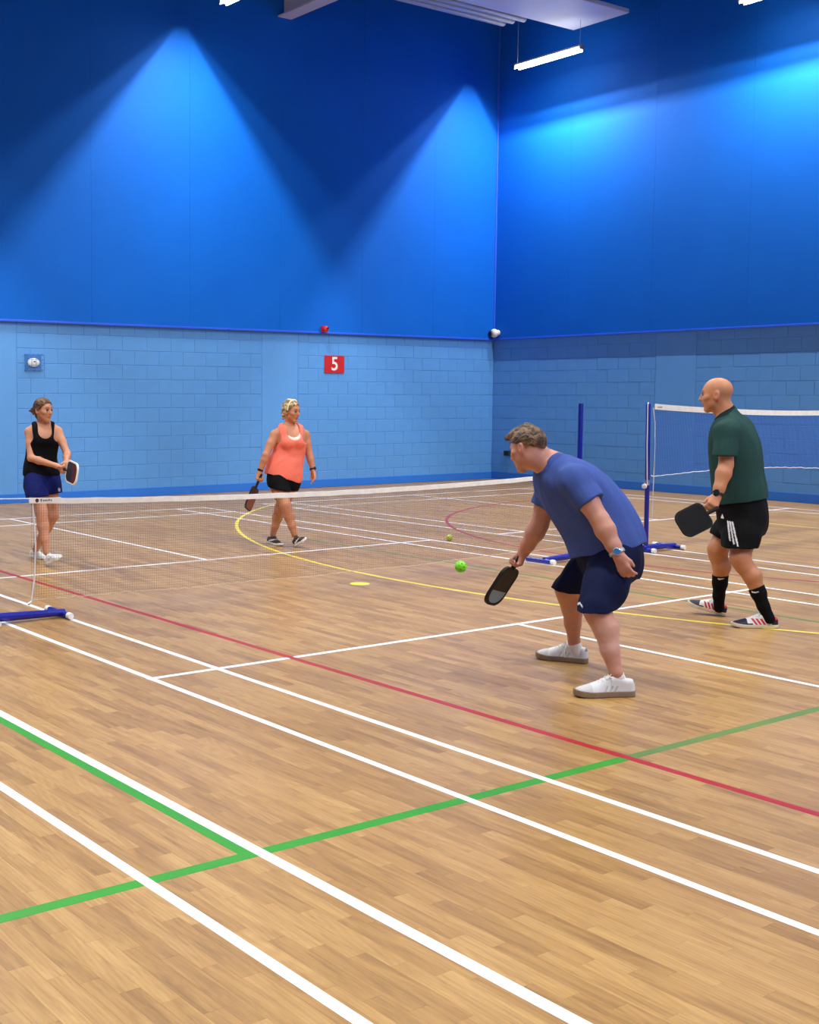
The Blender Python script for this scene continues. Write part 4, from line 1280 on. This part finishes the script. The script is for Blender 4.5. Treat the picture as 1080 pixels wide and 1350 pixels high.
# hair band
hb = []
for i in range(17):
    a = math.radians(-100 + 200 * i / 16)
    hb.append(Hd(.030 - .02 * abs(math.sin(a)), .036 + .098 * math.cos(a), .089 * math.sin(a)))
rel(MB().tube([Vector(x) for x in hb], .0085, 8).build('hair_band', mat('cream_band', srgb(236, 226, 196), .6, .3), None, smooth=True), p2)
def bup(X):
    out = np.repeat(np.array(srgb(26, 22, 26))[None], len(X), 0)
    c = .030 + (X[:, 0] - .2) * .075
    m_ = (X[:, 0] > .22) & (X[:, 0] < .72) & (np.abs(X[:, 2] - c) < .008 * np.clip((.75 - X[:, 0]) * 3, .25, 1))
    out[m_] = srgb(226, 220, 220)
    return out
shoe(p2, (-2.3422, 1.3510, -0.0001), (-2.1996, 1.4131, 0.0879), (.3, 0, 1), .95, bup, srgb(232, 230, 228), (.03, .03, .035))
shoe(p2, (-2.7890, 1.3324, 0.0000), (-2.4444, 1.2503, 0.0000), (0, 0, 1), .95, bup, srgb(232, 230, 228), (.03, .03, .035))
watch(p2, lerp(lw, le, .12), V3(lw) - V3(le), .6 * TV + .6 * RV, .031, srgb(20, 20, 22), srgb(30, 30, 36), srgb(24, 24, 26), .017)
watch(p2, lerp(rw, re, .10), V3(rw) - V3(re), TV - .3 * RV, .031, srgb(26, 24, 24), srgb(22, 22, 24), srgb(24, 24, 26), .012)
pax = V3((-2.6924, 0.9699, 0.3829)) - V3((-2.6885, 1.1261, 0.7044))
paddle('pickleball_paddle', 'black and reddish paddle hanging from the hand of the woman in coral', (-2.6887, 1.1263, 0.7085), pax, .96 * RV + .30 * TV, .20, .255, srgb(142, 74, 58), srgb(34, 30, 32), srgb(20, 20, 22), .05, face2=(srgb(28, 26, 30), .42, -1))

# ======== stooping man in the blue shirt
p3 = person(Vector((3.4518, -0.9948, 0.0000)), 'stooping man in blue T-shirt and navy shorts reaching his paddle to the ball')
RV, TV = frame((3.4518, -0.9948, 0.0000))
Lb = .33 * RV + .94 * TV
sk3 = srgb(194, 140, 120)
secs = [((3.4212, -0.8043, 0.6749), .176, .130), ((3.4078, -0.8164, 0.7356), .184, .154), ((3.3813, -0.8265, 0.8211), .186, .164), ((3.3421, -0.8544, 0.9155), .195, .178), ((3.2883, -0.9041, 1.0101), .200, .170),
        ((3.2378, -0.9511, 1.0876), .205, .150), ((3.1953, -0.9878, 1.1522), .185, .110), ((3.1709, -1.0190, 1.1914), .130, .080)]
TOR = Sdf(.0052).loft(secs, Lb); LEG = Sdf(.0052); B = Sdf(.0052).add(TOR)
nb = (3.1576, -1.0365, 1.2089)
Hd = head(B, (3.0700, -1.1358, 1.3086), -.80 * RV - .50 * TV - .30 * ZV, .22 * RV + .97 * ZV, 1.05, True, nb, .066)
B.cap((3.1226, -1.0627, 1.2694), (3.1671, -1.0026, 1.2215), .058, .075, .03)
ls, le, lw = (3.3863, -1.0999, 1.1460), (3.5441, -1.0724, 0.9366), (3.6489, -1.0480, 0.7571)
rs, re, rw = (3.0595, -0.9114, 1.0833), (2.9930, -0.9330, 0.8533), (2.8989, -0.9508, 0.6897)
B.limb([(ls, .070), (lerp(ls, le, .5), .061), (le, .050), (lerp(le, lw, .28), .055), (lerp(le, lw, .75), .040), (lw, .033)])
B.limb([(rs, .070), (lerp(rs, re, .5), .060), (re, .052), (lerp(re, rw, .28), .056), (lerp(re, rw, .75), .042), (rw, .036)])
lh, lk, la = (3.4997, -0.8800, 0.7156), (3.5869, -1.1426, 0.4684), (3.7204, -1.1330, 0.1265)
rh, rk, ra = (3.3190, -0.7216, 0.6836), (3.0966, -0.7931, 0.4721), (3.0475, -0.6599, 0.1275)
LEG.limb([(lh, .108), (lerp(lh, lk, .5), .094), (lk, .071), (lerp(lk, la, .15), .066)], .03)
bk = .22 * RV
LEG.limb([(lerp(lk, la, .10), .066), (lerp(lk, la, .33) + .018 * RV, .067), (lerp(lk, la, .65) + .006 * RV, .050), (la, .034)], .02)
LEG.limb([(rh, .115), (lerp(rh, rk, .5), .095), (rk, .068), (lerp(rk, ra, .15), .062)], .03)
LEG.limb([(lerp(rk, ra, .10), .060), (lerp(rk, ra, .33) + .018 * RV, .066), (lerp(rk, ra, .65) + .006 * RV, .048), (ra, .034)], .02)
hand(B, lw, unit(V3((3.6996, -1.0250, 0.6322)) - V3(lw)), .35 * RV - .75 * TV + .2 * ZV, 1, curl=.42, spread=.08, thumb=(.80, .40, .35), sc_=1.02, r=1.08)
pgr = V3((2.8640, -0.9762, 0.6185)); ptip = V3((2.7518, -1.0684, 0.3703))
hand(B, rw, unit(V3((2.8798, -0.9705, 0.6199)) - V3(rw)), -.55 * RV + .2 * TV - .5 * ZV, 1, grip=.95, sc_=1.0, r=1.08)
sp = face_spots(Hd, srgb(176, 96, 88), srgb(120, 90, 70))
for s in (1, -1):
    sp += [(Hd(.01, -.05, .055 * s), .05, srgb(192, 128, 104), .5), (Hd(-.012, 0, .085 * s), .030, srgb(206, 120, 100), .6), (Hd(-.03, .01, .07 * s), .035, srgb(150, 112, 92), .5)]
sp += [(Hd(-.07, -.04), .06, srgb(184, 120, 100), .5), (lk, .07, srgb(206, 146, 126), .35), (lerp(lk, la, .5), .12, srgb(212, 168, 154), .75), (le, .06, srgb(206, 140, 116), .4), (lw, .05, srgb(206, 140, 118), .4), (rw, .09, srgb(200, 132, 108), .5)]
lf, rf = (3.7302, -1.0917, 0.0563), (3.0647, -0.6434, 0.0585)
LEG.cap(la, lf, .034, .028, .02); LEG.cap(ra, rf, .034, .028, .02)
B.add(LEG)
B.mesh('body', skin_m, p3, tints(sk3, sp)); eyes(Hd, p3)
# T-shirt
T = Sdf(.0055).loft([((3.4094, -0.8174, 0.7096), .206, .176), ((3.3813, -0.8265, 0.8211), .202, .180)] + secs[3:7], Lb, inf=.010).add(TOR, .006)
sl, sr = (3.4873, -1.0724, 1.0330), (3.0330, -0.9299, 0.9697)
ad = unit(V3(le) - V3(ls)); ar = unit(V3(re) - V3(rs))
SL = Sdf(.0055).limb([((3.3089, -1.0709, 1.1488), .085), ((3.3776, -1.0955, 1.1410), .092), ((3.5029, -1.0714, 1.0004), .082)], .03)
SR = Sdf(.0055).limb([((3.1186, -0.9284, 1.1056), .085), ((3.0665, -0.9194, 1.0796), .090), ((3.0213, -0.9348, 0.9283), .080)], .03)
SL.cut(sl, ad + .15 * RV).lip(sl, ad + .15 * RV, .009, .03); SR.cut(sr, ar).lip(sr, ar, .009, .03)
nd = unit(V3((3.1305, -1.0712, 1.2524)) - V3((3.1736, -1.0155, 1.1871))) * 1.0
nd = unit(nd + .10 * ZV); cp3 = (3.1402, -1.0592, 1.2328)
CO = Sdf(.0055).cap((3.1125, -1.0771, 1.2737), (3.1836, -1.0012, 1.1828), .071, .095, .02).cut(cp3, nd).lip(cp3, nd, .010, .02)
T.part(SL, .02).part(SR, .02).part(CO, .03)
hn = unit(.24 * RV - .97 * ZV)
T.cut((3.4142, -0.8051, 0.7486), hn); T.lip((3.4142, -0.8051, 0.7486), hn, .009, .02)
navy_t = srgb(66, 88, 156)
T.mesh('t_shirt', cloth_m, p3, lambda V: np.where((np.abs((V - V3(cp3)) @ nd) < .020)[:, None] & (np.linalg.norm(V - V3(cp3), axis=1) < .13)[:, None], np.array(srgb(58, 78, 146))[None], np.array(navy_t)[None]), folds(.017, unit(V3((3.4339, -0.7866, 0.6663)) - V3((3.1953, -0.9878, 1.1522))), 7, 21))
# shorts
G = Sdf(.0055).loft([((3.4007, -0.8223, 0.7703), .188, .160), ((3.4150, -0.8107, 0.6966), .190, .158), ((3.4229, -0.8053, 0.6489), .186, .148)], Lb)
GL = Sdf(.0055).limb([((3.5008, -0.8807, 0.6985), .126), ((3.5504, -1.0233, 0.5578), .114), ((3.5912, -1.1616, 0.4122), .094)], .04)
GR = Sdf(.0055).limb([((3.3260, -0.7302, 0.6761), .132), ((3.1939, -0.7643, 0.5461), .110), ((3.0868, -0.8136, 0.4268), .090)], .04)
G.add(TOR, .003); GL.add(LEG, .008); GR.add(LEG, .008)
ln = unit(.06 * RV - ZV); rn = unit(-.10 * RV - 1.0 * ZV)
sid = unit(V3(lk) - V3(rk)); md = lerp(lerp(lh, rh, .5), lerp(lk, rk, .5), .5)
GL.cut(md, -sid).cut((3.5815, -1.1539, 0.4435), ln).lip((3.5815, -1.1539, 0.4435), ln, .009, .025)
GR.cut(md, sid).cut((3.0920, -0.8009, 0.4653), rn).lip((3.0920, -0.8009, 0.4653), rn, .009, .025)
G.cut((3.3685, -0.8944, 0.5879), -ZV)
G.part(GL, .03).part(GR, .03)
G.cut((3.4069, -0.8108, 0.7876), -hn)
navy = srgb(13, 20, 54); lg = V3((3.5496, -1.2324, 0.4820))
def gcol(V):
    d = V - lg; u = d @ RV; z = d[:, 2]; nr = np.linalg.norm(d, axis=1) < .09
    out = np.repeat(np.array(navy)[None], len(V), 0)
    chev = nr & (np.abs(z + .9 * np.abs(u) - .006) < .0055) & (np.abs(u) < .016)
    out[chev] = srgb(220, 224, 232)
    side = (V - V3((3.5551, -1.0163, 0.5579))) @ RV
    return out
G.mesh('shorts', cloth_m, p3, gcol, folds(.009, (.1, .1, 1), 9, 12))
# short brown hair, longer on top
def ex3(S):
    S.cap(Hd(.05, .096, .02), Hd(.108, .094, .025), .030, .012, .02); S.cap(Hd(.05, .096, -.02), Hd(.100, .090, -.02), .030, .012, .02)
    S.cap(Hd(-.02, .112, 0), Hd(.05, .106, 0), .036, .034, .03)
cutn = [(Hd(.070, .072), Hd.F * .70 - Hd.U * .72), (Hd(.02, .012), Hd.F * .10 - Hd.U * .995 )]
hairdo(p3, Hd, srgb(70, 50, 34), ex3, [(Hd(.060, .052), Hd.F * .40 - Hd.U * .92), (Hd(-.02, .010), -Hd.U + .35 * Hd.F)], .006, 31, srgb(122, 95, 66), .0045)
def cream(X):
    t, z = X[:, 0], X[:, 2]
    base = np.repeat(np.array(srgb(216, 218, 218))[None], len(X), 0)
    toe = t > .74; base[toe] = srgb(196, 196, 196)
    for c in (.36, .44, .52):
        m_ = (np.abs(t - c - (z - .04) * -1.6) < .016) & (z > .028) & (z < .064)
        base[m_] = srgb(182, 186, 190)
    base[(t < .045) & (z > .075)] = srgb(120, 122, 126)
    return base
gum = srgb(142, 122, 100)
shoe(p3, (3.7730, -1.0426, 0.0000), (3.6106, -1.3351, 0.0000), (0, 0, 1), 1.14, cream, gum, srgb(224, 222, 216), sole_t=.034, hmul=1.32)
shoe(p3, (3.1125, -0.6090, 0.0000), (2.8385, -0.7561, 0.0000), (0, 0, 1), 1.14, cream, gum, srgb(210, 208, 202), sole_t=.034, hmul=1.32)
for an, ft in ((la, lf), (ra, rf)):
    tp = lerp(an, ft, .12)
    Sdf(.0042).cap(lerp(an, ft, .9), lerp(an, ft, -.1), .034, .040).cut(tp, V3(an) - V3(ft)).mesh('sock', cloth_m, p3, const(srgb(236, 236, 236)))
watch(p3, lerp(lw, le, .06), V3(lw) - V3(le), TV + .1 * RV, .040, srgb(176, 182, 190), srgb(60, 110, 170), srgb(190, 196, 204), .022)
paddle('pickleball_paddle', 'dark paddle with pale blue print swung low by the stooping man', pgr, ptip - pgr, .71 * RV - .52 * ZV + .46 * TV, .195, .262, srgb(48, 40, 40), srgb(20, 22, 26), srgb(22, 22, 24), .07, face2=(srgb(112, 146, 178), .62, 1), hl=.09, neck=.0)

# ======== bald man in the green shirt
p4 = person(Vector((2.7889, 1.4587, 0.0000)), 'bald man in dark green T-shirt and black shorts holding a black paddle at his side')
RV, TV = frame((2.7889, 1.4587, 0.0000))
Lg = -.20 * RV + .98 * TV
sk4 = srgb(188, 128, 92)
secs = [((2.7958, 1.4529, 0.7083), .178, .130), ((2.7873, 1.4517, 0.7954), .184, .140), ((2.7676, 1.4383, 0.9151), .178, .136), ((2.7503, 1.4298, 1.0457), .180, .140), ((2.7345, 1.4235, 1.1764), .190, .142),
        ((2.7157, 1.4279, 1.2848), .198, .132), ((2.7026, 1.4199, 1.3720), .190, .100), ((2.6901, 1.4084, 1.4265), .135, .070)]
TOR = Sdf(.0052).loft(secs, Lg); LEG = Sdf(.0052); B = Sdf(.0052).add(TOR)
nb = (2.6759, 1.3915, 1.4591)
Hd = head(B, (2.6186, 1.3462, 1.6252), -.99 * RV - .12 * TV - .05 * ZV, .10 * RV + 1.0 * ZV, 1.05, True, nb, .064)
B.cap((2.6451, 1.3774, 1.5626), (2.6852, 1.4234, 1.4590), .056, .070, .03)
ls, le, lw = (2.8066, 1.1970, 1.3726), (2.8435, 1.1494, 1.1408), (2.8455, 1.0520, 0.9268)
rs, re, rw = (2.5876, 1.6069, 1.3608), (2.5787, 1.5969, 1.1142), (2.5789, 1.5148, 0.8986)
for a, b_, c_ in ((ls, le, lw), (rs, re, rw)):
    B.limb([(a, .064), (lerp(a, b_, .5), .056), (b_, .047), (lerp(b_, c_, .28), .052), (lerp(b_, c_, .75), .038), (c_, .032)])
lh, lk, la = (2.8511, 1.3995, 0.7706), (2.9041, 1.2604, 0.4818), (3.0571, 1.3503, 0.1179)
rh, rk, ra = (2.7156, 1.5193, 0.7528), (2.6344, 1.4017, 0.5076), (2.6153, 1.4658, 0.1188)
for a, b_, c_ in ((lh, lk, la), (rh, rk, ra)):
    LEG.limb([(a, .105), (lerp(a, b_, .5), .090), (b_, .066), (lerp(b_, c_, .15), .060)], .03)
    LEG.limb([(lerp(b_, c_, .10), .058), (lerp(b_, c_, .33) + .024 * RV, .062), (lerp(b_, c_, .65) + .008 * RV, .044), (c_, .033)], .02)
hand(B, lw, unit(V3((2.8623, 0.9573, 0.8375)) - V3(lw)), -.3 * RV - .9 * TV - .1 * ZV, -1, grip=.9, sc_=1.05, r=1.08)
hand(B, rw, unit(V3((2.5617, 1.4729, 0.7759)) - V3(rw)), -.3 * RV + .9 * TV, 1, curl=.5)
sp = face_spots(Hd, srgb(150, 84, 72), srgb(110, 84, 66))
for s in (1, -1):
    sp += [(Hd(.02, -.055, .05 * s), .05, srgb(166, 116, 92), .5), (Hd(-.012, 0, .085 * s), .030, srgb(190, 116, 92), .5)]
    sp += [(Hd(-.05, .015, .07 * s), .05, srgb(170, 126, 98), .5)]
sp += [(Hd(-.08, -.01), .07, srgb(170, 124, 96), .5), (lk, .07, srgb(194, 132, 100), .4), (lw, .10, srgb(190, 126, 96), .4)]
B.add(LEG)
B.mesh('body', skin_m, p4, tints(sk4, sp)); eyes(Hd, p4)
gr = srgb(35, 66, 63); gr_d = srgb(16, 32, 34)
T = Sdf(.0055).loft([((2.7793, 1.4471, 0.8498), .196, .152), ((2.7700, 1.4432, 0.9260), .192, .150)] + secs[3:7], Lg, inf=.014).add(TOR, .006)
SL = Sdf(.0055).limb([((2.7667, 1.2840, 1.3918), .080), ((2.7995, 1.2037, 1.3669), .086), ((2.8359, 1.1416, 1.1672), .082)], .03)
SR = Sdf(.0055).limb([((2.6339, 1.5530, 1.3850), .080), ((2.5939, 1.5975, 1.3555), .086), ((2.5832, 1.6073, 1.1422), .079)], .03)
SL.cut((2.8259, 1.1501, 1.2091), -ZV).lip((2.8259, 1.1501, 1.2091), -ZV, .009, .03); SR.cut((2.5773, 1.6044, 1.1869), -ZV).lip((2.5773, 1.6044, 1.1869), -ZV, .009, .03)
cp = (2.6562, 1.3866, 1.5080); nd = unit(V3((2.6360, 1.3638, 1.5625)) - V3((2.6804, 1.4134, 1.4372))); nd = unit(nd - .30 * RV)
CO = Sdf(.0055).cap((2.6394, 1.3681, 1.5571), (2.7006, 1.4212, 1.4047), .068, .100, .02).cut(cp, nd).lip(cp, nd, .010, .02)
T.part(SL, .02).part(SR, .02).part(CO, .03)
hn = unit(.16 * RV - 1.0 * ZV)
T.cut((2.7766, 1.4455, 0.8688), hn); T.lip((2.7766, 1.4455, 0.8688), hn, .010, .025)
def tcol(V):
    out = np.repeat(np.array(gr)[None], len(V), 0)
    d = V - V3(cp)
    out[(np.abs(d @ nd) < .020) & (np.linalg.norm(d, axis=1) < .135)] = gr_d
    return out
T.mesh('t_shirt', cloth_m, p4, tcol, folds(.011, (.05, .1, 1), 7, 41))
G = Sdf(.0052).loft([((2.7732, 1.4444, 0.8988), .184, .142), ((2.7809, 1.4493, 0.8498), .188, .144), ((2.7909, 1.4527, 0.7627), .194, .150), ((2.7965, 1.4525, 0.6974), .19, .145)], Lg)
GL = Sdf(.0052).limb([((2.8439, 1.4032, 0.7426), .128), ((2.8686, 1.3164, 0.6253), .122), ((2.8880, 1.2570, 0.5018), .118)], .04).add(LEG, .008)
GR = Sdf(.0052).limb([((2.7229, 1.5093, 0.7318), .122), ((2.6695, 1.4494, 0.6082), .104), ((2.6414, 1.4136, 0.5186), .092)], .04).add(LEG, .008)
sid = unit(V3(lh) - V3(rh)); md = lerp(lerp(lh, rh, .5), lerp(lk, rk, .5), .5)
rn = unit(-.35 * RV - ZV)
GL.cut(md, -TV).cut((2.8757, 1.2639, 0.5566), -ZV).lip((2.8757, 1.2639, 0.5566), -ZV, .009, .03)
GR.cut(md, TV).cut((2.6331, 1.4122, 0.6014), rn).lip((2.6331, 1.4122, 0.6014), rn, .009, .03)
G.add(TOR, .006).cut((2.7766, 1.4134, 0.6265), -ZV).part(GL, .03).part(GR, .03)
G.cut((2.7771, 1.4517, 0.9097), (0, 0, 1))
st0 = [V3((2.8507, 1.1790, 0.7396)), V3((2.8596, 1.1923, 0.7396)), V3((2.8685, 1.2056, 0.7397))]
lg4 = V3((2.8449, 1.1195, 0.7638))
def g4(V):
    out = np.repeat(np.array(srgb(8, 8, 10))[None], len(V), 0)
    tc = (V - V3((2.8334, 1.3232, 0.6648))) @ TV
    z = V[:, 2]; zt_, zb_ = (2.8492, 1.1768, 0.7396)[2], (2.8863, 1.2102, 0.5748)[2]
    tt = (zt_ - z) / (zt_ - zb_)
    for i in range(3):
        u = (V - st0[i]) @ RV - .034 * tt * (.75 + .25 * i)
        m_ = (np.abs(u) < .0052) & (tt > 0) & (tt < (.80, .92, 1.0)[i]) & (tc > 0)
        out[m_] = srgb(226, 226, 228)
    d = V - lg4; u = d @ RV; zz = d[:, 2]
    m_ = (np.abs(u) < .011) & (zz > -.012) & (zz < .022 - np.abs(u) * 2.6) & (np.linalg.norm(d, axis=1) < .17)
    out[m_] = srgb(226, 226, 228)
    return out
G.mesh('shorts', cloth_m, p4, g4, folds(.007, (.05, .1, 1), 10, 45))
# long black socks with a small white tick
for an, kn, tck, top in ((la, lk, (3.0346, 1.2453, 0.2583), (3.0167, 1.3129, 0.2900)), (ra, rk, (2.6720, 1.3937, 0.2954), (2.6254, 1.4350, 0.3168))):
    ax_ = unit(V3(kn) - V3(an))
    So = Sdf(.0042).limb([(lerp(an, kn, -.14), .037), (lerp(an, kn, .10), .040), (lerp(an, kn, .35) + .010 * RV, .051), (lerp(an, kn, .6) + .016 * RV, .062)], .02)
    So.cut(top, ax_)
    def sc4(V, tck=V3(tck)):
        out = np.repeat(np.array(srgb(9, 9, 11))[None], len(V), 0)
        d = V - tck; u = d @ RV; z = d[:, 2]
        body = (np.abs(z - (-.004 + u * .22 + 9 * np.clip(-u, 0, 1) ** 2 * 2)) < .0050 * np.clip((.030 - u) / .03, .3, 1)) & (u > -.020) & (u < .026)
        out[body & (np.linalg.norm(d, axis=1) < .09) & ((V - tck) @ TV > -.06)] = srgb(222, 222, 224)
        return out
    So.mesh('sock', cloth_m, p4, sc4)
def runner(X):
    t, y, z = X[:, 0], X[:, 1], X[:, 2]
    out = np.repeat(np.array(srgb(232, 230, 228))[None], len(X), 0)
    out[t > .70] = srgb(34, 34, 62)
    out[(t > .58) & (z < .034)] = srgb(34, 34, 62)
    out[(t < .17) & (z < .062)] = srgb(30, 30, 56)
    out[(t < .10) & (z > .060)] = srgb(204, 52, 62)
    for c in (.36, .45, .54):
        m_ = (np.abs(t - c + (z - .045) * -2.2) < .026) & (z > .022) & (z < .068) & (np.abs(y) > .012)
        out[m_] = srgb(206, 48, 62)
    return out
solec = srgb(222, 210, 184)
shoe(p4, (3.0980, 1.4345, 0.0000), (2.9028, 1.1862, 0.0000), (0, 0, 1), 1.10, runner, solec, srgb(226, 224, 218), hmul=1.12)
shoe(p4, (2.6245, 1.5382, 0.0000), V3((2.3905, 1.4076, -0.0000)) + np.array((0, 0, .062)), (0, 0, 1), 1.10, runner, solec, srgb(226, 224, 218), hmul=1.12)
watch(p4, lerp(lw, le, .05), V3(lw) - V3(le), TV - .25 * RV, .038, srgb(22, 24, 24), srgb(20, 34, 34), srgb(30, 32, 32), .023)
pg = V3((2.8714, 0.9701, 0.8323)); pc = V3((2.8135, 0.7835, 0.7534))
paddle('pickleball_paddle', 'plain black paddle held flat beside the black shorts of the bald man', pg, pc - pg, TV + .12 * ZV, .192, .238, srgb(9, 9, 13), srgb(9, 9, 11), srgb(16, 16, 18), .062, hl=.085, neck=.008)

# ------------------------------------------------------------------ balls
def ball(loc, col, label):
    t = Sdf(.0018).ell((0, 0, 0), (RV, TV, ZV), (.037, .037, .037), .002)
    n = 26
    for i in range(n):
        z = 1 - 2 * (i + .5) / n; r_ = math.sqrt(1 - z * z); a = i * 2.39996
        d = np.array((r_ * math.cos(a), r_ * math.sin(a), z))
        t.cap(d * .031, d * .045, .0042, .0042, .0015, sub=True)
    m = mat('ball_plastic_' + str(int(sum(col) * 1e4)), col, .4, .45)
    o = t.mesh('pickleball', m)
    o.location = loc
    tag(o, label, 'ball', 'pickleballs')
ball((2.4993, -1.0783, 0.5550), srgb(122, 216, 40), 'bright green ball in flight just left of the swung paddle')
bl = (-1.8351, 3.1415, 0.0000)
ball((bl[0], bl[1], .037), srgb(172, 190, 64), 'yellow-green ball lying on the floor beyond the low net')
